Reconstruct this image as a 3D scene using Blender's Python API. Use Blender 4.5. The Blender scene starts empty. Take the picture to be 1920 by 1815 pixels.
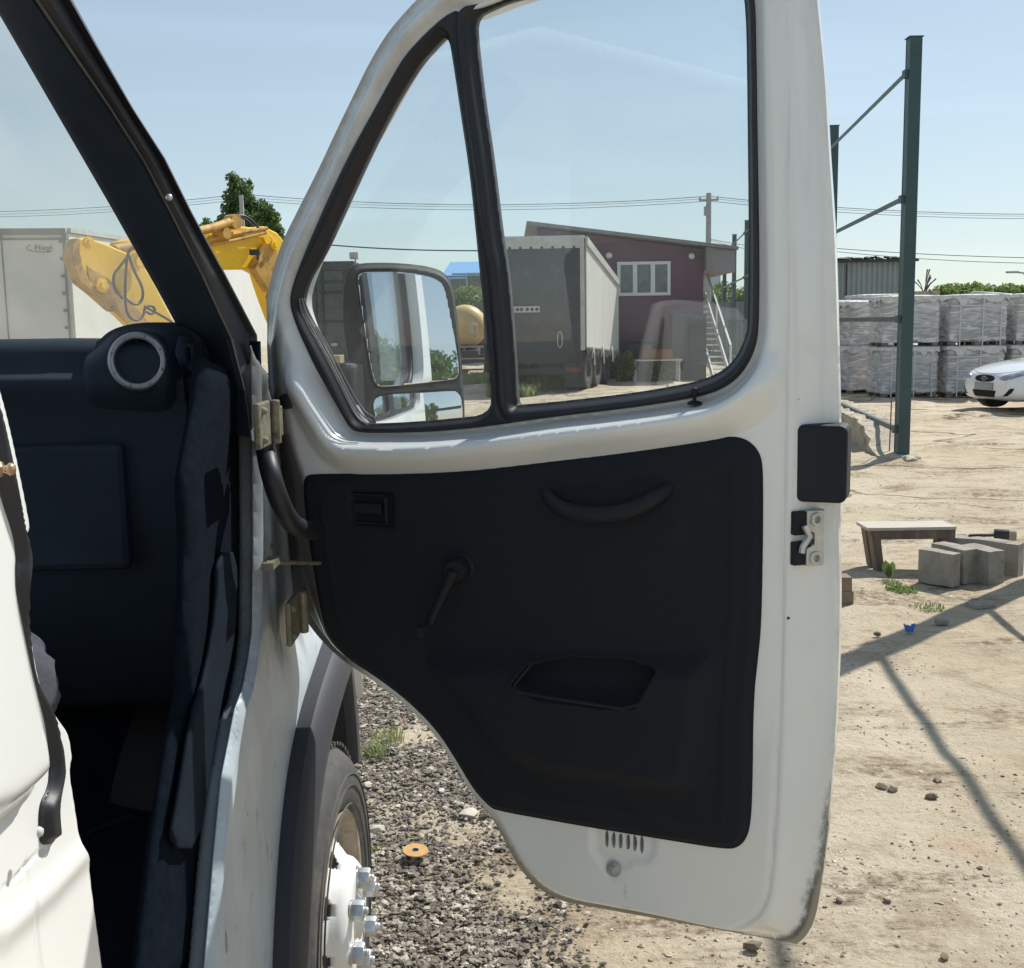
import bpy, bmesh, math, random
import numpy as np
from mathutils import Vector, Matrix, noise
random.seed(7); rng = np.random.default_rng(7)
R = math.radians
scene = bpy.context.scene
COL = scene.collection

# ------------------------------------------------------------------ camera
F_PX, HC = 2150.0, 1.7
PITCH, ROLL = math.atan(300/2150), 0.0165
_R0 = Vector((1, 0, 0)); _U0 = Vector((0, math.sin(PITCH), math.cos(PITCH))); FW = Vector((0, math.cos(PITCH), -math.sin(PITCH)))
RT = _R0*math.cos(ROLL) - _U0*math.sin(ROLL); UP = _U0*math.cos(ROLL) + _R0*math.sin(ROLL)
CAM = Vector((0, 0, HC))
cd = bpy.data.cameras.new('camera'); cam = bpy.data.objects.new('camera', cd); COL.objects.link(cam)
cd.sensor_fit = 'HORIZONTAL'; cd.sensor_width = 36; cd.lens = F_PX/1920*36
cd.clip_start = 0.02; cd.clip_end = 3000
M3 = Matrix((RT, UP, -FW)).transposed()
cam.matrix_world = Matrix.Translation(CAM) @ M3.to_4x4()
scene.camera = cam
# ------------------------------------------------------------------ light
SUN_EL, SUN_AZ = R(48), math.atan2(.722, .692)          # azimuth from +Y towards +X
sdir = Vector((math.cos(SUN_EL)*math.sin(SUN_AZ), math.cos(SUN_EL)*math.cos(SUN_AZ), math.sin(SUN_EL)))
w = bpy.data.worlds.new('World'); scene.world = w; w.use_nodes = True
nt = w.node_tree; bg = nt.nodes['Background']
sky = nt.nodes.new('ShaderNodeTexSky'); sky.sky_type = 'NISHITA'; sky.sun_disc = False
sky.sun_elevation = SUN_EL; sky.sun_rotation = SUN_AZ
sky.air_density = 1.0; sky.dust_density = .3; sky.ozone_density = 3.0; sky.altitude = 100
hs = nt.nodes.new('ShaderNodeHueSaturation'); hs.inputs['Saturation'].default_value = .85; nt.links.new(sky.outputs[0], hs.inputs['Color'])
gm = nt.nodes.new('ShaderNodeGamma'); gm.inputs[1].default_value = .58; nt.links.new(hs.outputs[0], gm.inputs[0])
tn = nt.nodes.new('ShaderNodeVectorMath'); tn.operation = 'MULTIPLY'; tn.inputs[1].default_value = (.99, 1.06, 1.06); nt.links.new(gm.outputs[0], tn.inputs[0])
tcw = nt.nodes.new('ShaderNodeTexCoord'); mpw = nt.nodes.new('ShaderNodeMapping'); mpw.inputs['Scale'].default_value = (1.1, 1.6, 9); mpw.inputs['Rotation'].default_value = (.15, .22, 0); nt.links.new(tcw.outputs['Generated'], mpw.inputs[0])
nzw = nt.nodes.new('ShaderNodeTexNoise'); nzw.inputs['Scale'].default_value = 1.7; nzw.inputs['Detail'].default_value = 7; nzw.inputs['Distortion'].default_value = .8; nt.links.new(mpw.outputs[0], nzw.inputs[0])
mrw = nt.nodes.new('ShaderNodeMapRange'); mrw.inputs['From Min'].default_value = .50; mrw.inputs['From Max'].default_value = .80; mrw.inputs['To Min'].default_value = 1; mrw.inputs['To Max'].default_value = 1.10; nt.links.new(nzw.outputs[0], mrw.inputs[0])
cl = nt.nodes.new('ShaderNodeVectorMath'); cl.operation = 'SCALE'; nt.links.new(tn.outputs[0], cl.inputs[0]); nt.links.new(mrw.outputs[0], cl.inputs['Scale']); nt.links.new(cl.outputs[0], bg.inputs[0]); bg.inputs[1].default_value = 0.145
ld = bpy.data.lights.new('sun', 'SUN'); ld.energy = 3.4; ld.angle = R(0.53); ld.color = (1, .955, .88)
sun = bpy.data.objects.new('sun', ld); COL.objects.link(sun)
sun.rotation_euler = sdir.to_track_quat('Z', 'Y').to_euler(); sun.location = (0, 0, 30)
scene.view_settings.view_transform = 'Standard'; scene.view_settings.look = 'None'
scene.view_settings.gamma = 1; scene.view_settings.exposure = 0.75
scene.cycles.max_bounces = 10; scene.cycles.transparent_max_bounces = 16

# ------------------------------------------------------------------ pixel -> world
def ray(x, y): return FW + RT*((x-960)/F_PX) - UP*((y-907.5)/F_PX)
def G(x, y, z=0.0): d = ray(x, y); return CAM + d*((z-HC)/d.z)
def AY(x, y, Y): d = ray(x, y); return CAM + d*(Y/d.y)
def AX(x, y, X): d = ray(x, y); return CAM + d*(X/d.x)

# ------------------------------------------------------------------ materials
def _n(nt, t, **k):
    n = nt.nodes.new(t)
    for a, b in k.items(): setattr(n, a, b)
    return n
def mat(name, col, rough=.5, metal=0., var=.0, vscale=8., bump=0., bscale=60., coat=0., dirt=None, dscale=12., dthr=(.6, .7), spec=None, stretch=None, trans=None, bdist=.004):
    m = bpy.data.materials.new(name); m.use_nodes = True; nt = m.node_tree; L = nt.links
    b = nt.nodes['Principled BSDF']; b.inputs['Roughness'].default_value = rough; b.inputs['Metallic'].default_value = metal
    b.inputs['Coat Weight'].default_value = coat
    if spec is not None: b.inputs['Specular IOR Level'].default_value = spec
    tc = _n(nt, 'ShaderNodeTexCoord'); src = tc.outputs['Object']
    if stretch:
        mp = _n(nt, 'ShaderNodeMapping'); mp.inputs['Scale'].default_value = stretch; L.new(src, mp.inputs[0]); src = mp.outputs[0]
    out = None
    c4 = (*col, 1)
    if var > 0:
        nz = _n(nt, 'ShaderNodeTexNoise'); nz.inputs['Scale'].default_value = vscale; nz.inputs['Detail'].default_value = 6; nz.inputs['Roughness'].default_value = .65
        L.new(src, nz.inputs[0])
        mr = _n(nt, 'ShaderNodeMapRange'); mr.inputs['From Min'].default_value = .3; mr.inputs['From Max'].default_value = .7
        mr.inputs['To Min'].default_value = 1-var; mr.inputs['To Max'].default_value = 1+var; L.new(nz.outputs[0], mr.inputs[0])
        mx = _n(nt, 'ShaderNodeVectorMath', operation='SCALE'); mx.inputs[0].default_value = col; L.new(mr.outputs[0], mx.inputs['Scale']); out = mx.outputs[0]
    if dirt:
        nz = _n(nt, 'ShaderNodeTexNoise'); nz.inputs['Scale'].default_value = dscale; nz.inputs['Detail'].default_value = 10; nz.inputs['Roughness'].default_value = .75
        L.new(src, nz.inputs[0])
        mr = _n(nt, 'ShaderNodeMapRange'); mr.inputs['From Min'].default_value = dthr[0]; mr.inputs['From Max'].default_value = dthr[1]; L.new(nz.outputs[0], mr.inputs[0])
        mm = _n(nt, 'ShaderNodeMix', data_type='RGBA'); L.new(mr.outputs[0], mm.inputs[0])
        if out: L.new(out, mm.inputs[6])
        else: mm.inputs[6].default_value = c4
        mm.inputs[7].default_value = (*dirt, 1); out = mm.outputs[2]
        ma = _n(nt, 'ShaderNodeMath', operation='MULTIPLY_ADD'); ma.inputs[1].default_value = .4; ma.inputs[2].default_value = rough; ma.use_clamp = True
        L.new(mr.outputs[0], ma.inputs[0]); L.new(ma.outputs[0], b.inputs['Roughness'])
    if out: L.new(out, b.inputs['Base Color'])
    else: b.inputs['Base Color'].default_value = c4
    if bump > 0:
        nz = _n(nt, 'ShaderNodeTexNoise'); nz.inputs['Scale'].default_value = bscale; nz.inputs['Detail'].default_value = 4; L.new(src, nz.inputs[0])
        bp = _n(nt, 'ShaderNodeBump'); bp.inputs['Strength'].default_value = bump; bp.inputs['Distance'].default_value = bdist
        L.new(nz.outputs[0], bp.inputs['Height']); L.new(bp.outputs[0], b.inputs['Normal'])
    return m
def glass(name, tint=(.93, .95, .95), dust=.03, dustcol=(.6, .6, .58), refl=1.0, spots=True):
    m = bpy.data.materials.new(name); m.use_nodes = True; nt = m.node_tree; L = nt.links; nt.nodes.clear()
    o = _n(nt, 'ShaderNodeOutputMaterial'); tr = _n(nt, 'ShaderNodeBsdfTransparent'); tr.inputs[0].default_value = (*tint, 1)
    gl = _n(nt, 'ShaderNodeBsdfGlossy'); gl.inputs['Roughness'].default_value = .01
    ge = _n(nt, 'ShaderNodeNewGeometry'); dt = _n(nt, 'ShaderNodeVectorMath', operation='DOT_PRODUCT'); L.new(ge.outputs['Incoming'], dt.inputs[0]); L.new(ge.outputs['Normal'], dt.inputs[1])
    ab = _n(nt, 'ShaderNodeMath', operation='ABSOLUTE'); L.new(dt.outputs['Value'], ab.inputs[0]); iv = _n(nt, 'ShaderNodeMath', operation='SUBTRACT'); iv.inputs[0].default_value = 1; L.new(ab.outputs[0], iv.inputs[1])
    pw = _n(nt, 'ShaderNodeMath', operation='POWER'); pw.inputs[1].default_value = 5; L.new(iv.outputs[0], pw.inputs[0])
    fm = _n(nt, 'ShaderNodeMath', operation='MULTIPLY_ADD'); fm.inputs[1].default_value = .96*refl; fm.inputs[2].default_value = .04*refl; fm.use_clamp = True; L.new(pw.outputs[0], fm.inputs[0])
    m1 = _n(nt, 'ShaderNodeMixShader'); L.new(fm.outputs[0], m1.inputs[0]); L.new(tr.outputs[0], m1.inputs[1]); L.new(gl.outputs[0], m1.inputs[2])
    d1 = _n(nt, 'ShaderNodeBsdfDiffuse'); d1.inputs[0].default_value = (*dustcol, 1); d2 = _n(nt, 'ShaderNodeBsdfTranslucent'); d2.inputs[0].default_value = (*dustcol, 1)
    df = _n(nt, 'ShaderNodeMixShader'); df.inputs[0].default_value = .55; L.new(d1.outputs[0], df.inputs[1]); L.new(d2.outputs[0], df.inputs[2])
    tc = _n(nt, 'ShaderNodeTexCoord'); nz = _n(nt, 'ShaderNodeTexNoise'); nz.inputs['Scale'].default_value = 5; nz.inputs['Detail'].default_value = 8; L.new(tc.outputs['Object'], nz.inputs[0])
    mr = _n(nt, 'ShaderNodeMapRange'); mr.inputs['From Min'].default_value = .35; mr.inputs['From Max'].default_value = .7
    mr.inputs['To Min'].default_value = dust*.5; mr.inputs['To Max'].default_value = dust*1.6; L.new(nz.outputs[0], mr.inputs[0]); fac = mr.outputs[0]
    if spots:
        vo = _n(nt, 'ShaderNodeTexVoronoi'); vo.inputs['Scale'].default_value = 90; L.new(tc.outputs['Object'], vo.inputs[0])
        v2 = _n(nt, 'ShaderNodeMapRange'); v2.inputs['From Min'].default_value = .13; v2.inputs['From Max'].default_value = .08; v2.inputs['To Max'].default_value = .16
        L.new(vo.outputs['Distance'], v2.inputs[0])
        n2 = _n(nt, 'ShaderNodeTexNoise'); n2.inputs['Scale'].default_value = 9; L.new(tc.outputs['Object'], n2.inputs[0])
        r2 = _n(nt, 'ShaderNodeMapRange'); r2.inputs['From Min'].default_value = .5; r2.inputs['From Max'].default_value = .62; L.new(n2.outputs[0], r2.inputs[0])
        mu = _n(nt, 'ShaderNodeMath', operation='MULTIPLY'); L.new(v2.outputs[0], mu.inputs[0]); L.new(r2.outputs[0], mu.inputs[1])
        ad = _n(nt, 'ShaderNodeMath', operation='ADD'); L.new(fac, ad.inputs[0]); L.new(mu.outputs[0], ad.inputs[1]); fac = ad.outputs[0]
    m2 = _n(nt, 'ShaderNodeMixShader'); L.new(fac, m2.inputs[0]); L.new(m1.outputs[0], m2.inputs[1]); L.new(df.outputs[0], m2.inputs[2])
    L.new(m2.outputs[0], o.inputs[0]); return m

M = {}
M['paint'] = mat('white_paint', (.81, .825, .81), .22, coat=.5, dirt=(.30, .27, .21), dscale=45, dthr=(.66, .74), var=.02, vscale=3, bump=.03, bscale=14)
M['paint_dirty'] = mat('white_paint_dirty', (.54, .57, .58), .42, dirt=(.05, .05, .045), dscale=26, dthr=(.60, .72), var=.12, vscale=7, bump=.05, bscale=60, stretch=(1, 1, .45))
M['mirrorblack'] = mat('matte_mirror_plastic', (.018, .019, .023), .75, var=.2, vscale=8, bump=.3, bscale=500, bdist=.001, dirt=(.08, .075, .065), dscale=7, dthr=(.55, .8))
M['jamb'] = mat('grimy_paint', (.21, .21, .185), .55, dirt=(.035, .035, .032), dscale=6, dthr=(.46, .66), var=.25, vscale=9, bump=.1, bscale=40)
M['trim'] = mat('dark_door_trim', (.0145, .0175, .0235), .85, spec=.25, var=.12, vscale=220, bump=.25, bscale=900, bdist=.001, dirt=(.05, .045, .04), dscale=5, dthr=(.62, .9))
M['plastic'] = mat('black_plastic', (.013, .015, .020), .6, spec=.3, var=.15, vscale=6, bump=.25, bscale=700, bdist=.001)
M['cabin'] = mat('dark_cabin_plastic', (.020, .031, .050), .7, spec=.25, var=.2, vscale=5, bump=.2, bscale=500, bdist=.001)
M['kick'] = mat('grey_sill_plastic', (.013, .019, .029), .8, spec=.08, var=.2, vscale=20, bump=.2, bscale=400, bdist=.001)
M['rubber'] = mat('black_rubber', (.016, .017, .022), .5, var=.15, vscale=30, bump=.1, bscale=300, bdist=.001)
M['sealgrey'] = mat('rubber_glazing_lip', (.16, .155, .15), .5, var=.2, vscale=40)
M['arch'] = mat('wheel_arch_plastic', (.028, .030, .040), .6, var=.1, vscale=5, bump=.3, bscale=500, bdist=.001)
M['tyre'] = mat('tyre_rubber', (.055, .055, .055), .8, var=.3, vscale=14, bump=.3, bscale=90, dirt=(.17, .15, .12), dscale=9, dthr=(.5, .8))
M['rim'] = mat('rim_silver', (.70, .71, .70), .35, dirt=(.30, .25, .19), dscale=10, dthr=(.58, .8), var=.05, vscale=9)
M['rimbarrel'] = mat('rusty_rim_barrel', (.30, .25, .19), .7, dirt=(.10, .06, .04), dscale=12, dthr=(.5, .75), var=.2, vscale=20)
M['rust'] = mat('rusty_edge', (.28, .15, .07), .8, var=.3, vscale=40)
M['zinc'] = mat('zinc_steel', (.55, .57, .57), .38, .85, var=.2, vscale=60)
M['chrome'] = mat('satin_chrome', (.36, .38, .42), .42, .7, var=.08, vscale=40)
M['hinge'] = mat('dusty_hinge_steel', (.22, .20, .14), .6, .3, dirt=(.05, .045, .04), dscale=30, dthr=(.5, .7), var=.2, vscale=40)
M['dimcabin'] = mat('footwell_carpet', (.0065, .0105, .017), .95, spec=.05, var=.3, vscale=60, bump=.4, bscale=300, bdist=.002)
M['black'] = mat('deep_black', (.006, .006, .008), .8)
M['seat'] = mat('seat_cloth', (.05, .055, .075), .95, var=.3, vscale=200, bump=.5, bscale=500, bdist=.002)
def paint_with_grime(name, base=(.82, .835, .82), rough=.22, **kw):
    k_ = dict(coat=.5, dirt=(.30, .27, .21), dscale=45, dthr=(.68, .76), var=.02, vscale=3, bump=.03, bscale=14); k_.update(kw); m = mat(name, base, rough, **k_); nt = m.node_tree; L = nt.links; b = nt.nodes['Principled BSDF']
    old = b.inputs['Base Color'].links[0].from_socket; at = _n(nt, 'ShaderNodeAttribute', attribute_name='grime'); sp = _n(nt, 'ShaderNodeSeparateColor'); L.new(at.outputs['Color'], sp.inputs[0])
    tc = _n(nt, 'ShaderNodeTexCoord'); mp = _n(nt, 'ShaderNodeMapping'); mp.inputs['Scale'].default_value = (1, 1, .5); L.new(tc.outputs['Object'], mp.inputs[0])
    for ch, scale, col, k, lo in ((0, 9, (.055, .05, .042), 1.5, .62), (1, 90, (.035, .035, .033), 1.35, .80), (2, 14, (.36, .33, .26), 1.1, .62)):
        n = _n(nt, 'ShaderNodeTexNoise'); n.inputs['Scale'].default_value = scale; n.inputs['Detail'].default_value = 10; n.inputs['Roughness'].default_value = .7; L.new(mp.outputs[0] if ch == 1 else tc.outputs['Object'], n.inputs[0])
        a = _n(nt, 'ShaderNodeMath', operation='MULTIPLY_ADD'); a.inputs[1].default_value = k*.5; L.new(sp.outputs[ch], a.inputs[0]); L.new(n.outputs[0], a.inputs[2])
        r = _n(nt, 'ShaderNodeMapRange'); r.inputs['From Min'].default_value = lo; r.inputs['From Max'].default_value = lo+.28; L.new(a.outputs[0], r.inputs[0])
        q = _n(nt, 'ShaderNodeMath', operation='MULTIPLY'); L.new(r.outputs[0], q.inputs[0]); L.new(sp.outputs[ch], q.inputs[1]); q2 = _n(nt, 'ShaderNodeMath', operation='MINIMUM'); q2.inputs[1].default_value = .92; L.new(q.outputs[0], q2.inputs[0])
        x = _n(nt, 'ShaderNodeMix', data_type='RGBA'); L.new(q2.outputs[0], x.inputs[0]); L.new(old, x.inputs[6]); x.inputs[7].default_value = (*col, 1); old = x.outputs[2]
    L.new(old, b.inputs['Base Color']); return m
M['doorpaint'] = paint_with_grime('white_door_paint')
M['wingpaint'] = paint_with_grime('scuffed_shaded_wing_paint', (.46, .52, .57), .4, coat=.1, dirt=(.05, .05, .045), dscale=26, dthr=(.59, .70), var=.13, vscale=9, bump=.05, bscale=60, stretch=(1, 1, .4))  # white paint with its bluish shade put into the base colour, plus scuffs
M['mirror'] = mat('mirror_glass', (.80, .82, .84), .015, 1.0, dirt=(.2, .2, .19), dscale=160, dthr=(.72, .8))
M['dglass'] = glass('door_glass', (.94, .965, .97), .022)
M['wglass'] = glass('windscreen_glass', (.86, .89, .87), .13, (.72, .70, .64), spots=False)
# ------------------------------------------------------------------ mesh helpers
class MB:
    def __init__(s): s.v = []; s.f = []; s.M = Matrix.Identity(4)
    def add(s, vs, fs):
        k = len(s.v); s.v += [tuple(s.M @ Vector(v)) for v in vs]; s.f += [tuple(i+k for i in f) for f in fs]; return s
    def box(s, c, d, rot=None):
        x, y, z = d[0]/2, d[1]/2, d[2]/2
        vs = [Vector((a*x, b*y, e*z)) for a in (-1, 1) for b in (-1, 1) for e in (-1, 1)]
        if rot: m = Matrix.Rotation(rot[2], 3, 'Z') @ Matrix.Rotation(rot[1], 3, 'Y') @ Matrix.Rotation(rot[0], 3, 'X'); vs = [m @ v for v in vs]
        c = Vector(c)
        return s.add([v+c for v in vs], [(0, 1, 3, 2), (4, 6, 7, 5), (0, 4, 5, 1), (2, 3, 7, 6), (0, 2, 6, 4), (1, 5, 7, 3)])
    def bar(s, a, b, w, h=None, up=(0, 0, 1)):
        a = Vector(a); b = Vector(b); h = h or w; d = (b-a).normalized(); u = Vector(up)
        if abs(d.dot(u)) > .99: u = Vector((0, 1, 0))
        r = d.cross(u).normalized()*w/2; u = r.cross(d).normalized()*h/2
        vs = [p+q for p in (a, b) for q in (-r-u, r-u, r+u, -r+u)]
        return s.add(vs, [(3, 2, 1, 0), (4, 5, 6, 7), (0, 1, 5, 4), (1, 2, 6, 5), (2, 3, 7, 6), (3, 0, 4, 7)])
    def tube(s, pts, r, n=8, cap=True):
        pts = [Vector(p) for p in pts]; N = len(pts); rr = r if isinstance(r, (list, tuple)) else [r]*N
        vs = []; prev = None
        for i, p in enumerate(pts):
            d = (pts[min(i+1, N-1)] - pts[max(i-1, 0)]).normalized()
            if prev is None:
                u = Vector((0, 0, 1)) if abs(d.z) < .9 else Vector((1, 0, 0)); a = d.cross(u).normalized()
            else: a = (prev - d*prev.dot(d)).normalized()
            prev = a; b = d.cross(a)
            vs += [p + (a*math.cos(t)+b*math.sin(t))*rr[i] for t in [2*math.pi*k/n for k in range(n)]]
        fs = [(i*n+k, i*n+(k+1) % n, (i+1)*n+(k+1) % n, (i+1)*n+k) for i in range(N-1) for k in range(n)]
        if cap: fs += [tuple(range(n))[::-1], tuple((N-1)*n+k for k in range(n))]
        return s.add(vs, fs)
    def lathe(s, prof, c, ax, n=32, cap=False):     # prof: (radius, along axis)
        ax = Vector(ax).normalized(); c = Vector(c)
        u = Vector((0, 0, 1)) if abs(ax.z) < .9 else Vector((1, 0, 0)); a = ax.cross(u).normalized(); b = ax.cross(a)
        vs = [c + ax*h + (a*math.cos(t)+b*math.sin(t))*r for r, h in prof for t in [2*math.pi*k/n for k in range(n)]]
        fs = [(i*n+k, i*n+(k+1) % n, (i+1)*n+(k+1) % n, (i+1)*n+k) for i in range(len(prof)-1) for k in range(n)]
        if cap: fs += [tuple(range(n))[::-1], tuple((len(prof)-1)*n+k for k in range(n))]
        return s.add(vs, fs)
    def prism(s, pts, ext):                          # planar 3d outline, extruded by vector
        k = len(pts); ext = Vector(ext); pts = [Vector(p) for p in pts]
        return s.add(pts+[p+ext for p in pts], [tuple(range(k)), tuple(range(2*k-1, k-1, -1))]+[(i, i+k, (i+1) % k+k, (i+1) % k) for i in range(k)])
    def ico(s, c, r, jit=.25, flat=.6):
        t = (1+5**.5)/2
        vs = [Vector(v).normalized() for v in [(-1, t, 0), (1, t, 0), (-1, -t, 0), (1, -t, 0), (0, -1, t), (0, 1, t), (0, -1, -t), (0, 1, -t), (t, 0, -1), (t, 0, 1), (-t, 0, -1), (-t, 0, 1)]]
        c = Vector(c); q = Matrix.Rotation(random.random()*6, 3, 'Z')
        vs = [c + q @ Vector((v.x*r*1.2, v.y*r, v.z*r*flat))*(1+random.uniform(-jit, jit)) for v in vs]
        return s.add(vs, [(0, 11, 5), (0, 5, 1), (0, 1, 7), (0, 7, 10), (0, 10, 11), (1, 5, 9), (5, 11, 4), (11, 10, 2), (10, 7, 6), (7, 1, 8), (3, 9, 4), (3, 4, 2), (3, 2, 6), (3, 6, 8), (3, 8, 9), (4, 9, 5), (2, 4, 11), (6, 2, 10), (8, 6, 7), (9, 8, 1)])

WL = {}
def mk(name, mb, m, parent=None, smooth=False, local=False, bevel=0., auto=None, label=None, solid=0., subs=0, fixn=True):
    vs, fs = (mb.v, mb.f) if isinstance(mb, MB) else mb
    me = bpy.data.meshes.new(name)
    off = WL.get(parent.name, Vector((0, 0, 0))) if (parent and not local) else Vector((0, 0, 0))
    vs = np.asarray(vs, dtype=float) - np.array(off)
    me.from_pydata(vs.tolist(), [], [tuple(map(int, f)) for f in fs]); me.update()
    if fixn:
        b = bmesh.new(); b.from_mesh(me); bmesh.ops.recalc_face_normals(b, faces=b.faces); b.to_mesh(me); b.free()
    o = bpy.data.objects.new(name, me); COL.objects.link(o)
    me.materials.append(M[m] if isinstance(m, str) else m)
    if parent: o.parent = parent; WL[o.name] = WL.get(parent.name, Vector((0, 0, 0)))
    if smooth: me.shade_smooth()
    if auto is not None: me.shade_smooth(); me.set_sharp_from_angle(angle=R(auto))
    if bevel:
        bv = o.modifiers.new('bevel', 'BEVEL'); bv.width = bevel; bv.segments = 2; bv.limit_method = 'ANGLE'; bv.angle_limit = R(40)
    if solid:
        sm = o.modifiers.new('solid', 'SOLIDIFY'); sm.thickness = solid; sm.offset = 0
    if subs:
        sm = o.modifiers.new('sub', 'SUBSURF'); sm.levels = subs; sm.render_levels = subs
    if label: o['label'] = label
    return o
def tag(o, label=None, cat=None, group=None, kind=None):
    if label: o['label'] = label
    if cat: o['category'] = cat
    if group: o['group'] = group
    if kind: o['kind'] = kind
    return o
def thing(name, loc, label, cat, group=None, rz=0):
    o = bpy.data.objects.new(name, None); COL.objects.link(o); o.location = loc; o.rotation_euler = (0, 0, rz)
    o.empty_display_size = .1; WL[o.name] = Vector(loc); return tag(o, label, cat, group)
def copy_tree(o, parent=None):
    c = o.copy(); COL.objects.link(c)
    if parent: c.parent = parent
    for ch in list(o.children): copy_tree(ch, c)
    return c
def struct(name, mb, m, **k): o = mk(name, mb, m, **k); o['kind'] = 'structure'; return o

def chaikin(pts, n=2, closed=True):
    p = np.asarray(pts, float)
    for _ in range(n):
        if closed: q = np.roll(p, -1, 0); a = .75*p+.25*q; b = .25*p+.75*q; p = np.stack([a, b], 1).reshape(-1, p.shape[1])
        else:
            q = p[1:]; o = p[:-1]; a = .75*o+.25*q; b = .25*o+.75*q
            p = np.concatenate([p[:1], np.stack([a, b], 1).reshape(-1, p.shape[1]), p[-1:]])
    return p
def sd(poly, U, V):                                  # signed distance, positive inside
    poly = np.asarray(poly, float); d = np.full(U.shape, 1e18); ins = np.zeros(U.shape, bool); n = len(poly)
    for i in range(n):
        ax, ay = poly[i]; bx, by = poly[(i+1) % n]; ex, ey = bx-ax, by-ay; L2 = ex*ex+ey*ey+1e-18
        t = np.clip(((U-ax)*ex+(V-ay)*ey)/L2, 0, 1); d = np.minimum(d, (U-ax-t*ex)**2+(V-ay-t*ey)**2)
        c = ((ay > V) != (by > V)); ins ^= c & (U < (V-ay)*ex/(ey if abs(ey) > 1e-15 else 1e-15)+ax)
    d = np.sqrt(d); return np.where(ins, d, -d)
def ss(a, b, x): t = np.clip((x-a)/(b-a), 0, 1); return t*t*(3-2*t)
def relief(sdf, h, back, bounds, step, place):
    """solid sheet: region sdf>0 of a (u,v) plane, front height h(u,v), back height back (number or function)"""
    u0, v0, u1, v1 = bounds; nu = int((u1-u0)/step)+2; nv = int((v1-v0)/step)+2
    us = u0+step*np.arange(nu); vs = v0+step*np.arange(nv); U, V = np.meshgrid(us, vs, indexing='ij')
    S = sdf(U, V); S = np.where(np.abs(S) < 1e-9, 1e-9, S); ins = S > 0
    P = []; idx = {}; faces = []
    def cv(i, j):
        k = (0, i, j)
        if k not in idx: idx[k] = len(P); P.append((us[i], vs[j]))
        return idx[k]
    def ev(i, j, k2, l):
        k = (1, min(i, k2), min(j, l), 0 if j == l else 1)
        if k not in idx:
            a, b = S[i, j], S[k2, l]; t = a/(a-b); idx[k] = len(P); P.append((us[i]+(us[k2]-us[i])*t, vs[j]+(vs[l]-vs[j])*t))
        return idx[k]
    c4 = ins[:-1, :-1].astype(int)+ins[1:, :-1]+ins[1:, 1:]+ins[:-1, 1:]
    for i, j in zip(*np.nonzero(c4)):
        q = [(i, j), (i+1, j), (i+1, j+1), (i, j+1)]
        if c4[i, j] == 4: faces.append(tuple(cv(*a) for a in q)); continue
        f = []
        for a in range(4):
            A, B = q[a], q[(a+1) % 4]
            if ins[A]: f.append(cv(*A))
            if ins[A] != ins[B]: f.append(ev(*A, *B))
        if len(f) > 2: faces.append(tuple(f))
    P = np.array(P); n = len(P); hh = h(P[:, 0], P[:, 1]) if callable(h) else np.full(n, h)
    bb = back(P[:, 0], P[:, 1]) if callable(back) else np.full(n, back)
    W = [place(u, v, a) for (u, v), a in zip(P, hh)]+[place(u, v, a) for (u, v), a in zip(P, bb)]
    ed = {}
    for f in faces:
        for a in range(len(f)):
            e = (f[a], f[(a+1) % len(f)])
            if (e[1], e[0]) in ed: del ed[(e[1], e[0])]
            else: ed[e] = 1
    allf = faces+[tuple(n+i for i in f[::-1]) for f in faces]+[(b, a, a+n, b+n) for a, b in ed]
    return W, allf
def leaves(name, clumps, n, size, m, parent=None, asp=.55, hang=0.):
    """leaf cloud: clumps = [(centre, (rx,ry,rz))]; small folded quads spread through each clump's volume"""
    vs = []; fs = []; wts = np.array([c[1][0]*c[1][1]*c[1][2] for c in clumps])**.75; wts /= wts.sum()
    for (c, r), k in zip(clumps, (wts*n).astype(int)):
        d = rng.normal(size=(k, 3)); d /= np.linalg.norm(d, axis=1)[:, None]; d *= rng.random((k, 1))**.45
        p = np.array(c)+d*np.array(r)
        a = rng.normal(size=(k, 3)); a /= np.linalg.norm(a, axis=1)[:, None]; a[:, 2] -= hang
        b = np.cross(a, rng.normal(size=(k, 3))); b /= np.linalg.norm(b, axis=1)[:, None]
        s = size*(.6+.8*rng.random((k, 1)))
        q = np.stack([p-a*s, p+b*s*asp, p+a*s, p-b*s*asp], 1).reshape(-1, 3); o = len(vs)
        vs += q.tolist(); fs += [(o+4*i, o+4*i+1, o+4*i+2, o+4*i+3) for i in range(k)]
    return mk(name, (vs, fs), m, parent, fixn=False)
def smooth_tube(pts, n=3): return chaikin(pts, n, False).tolist()
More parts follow.
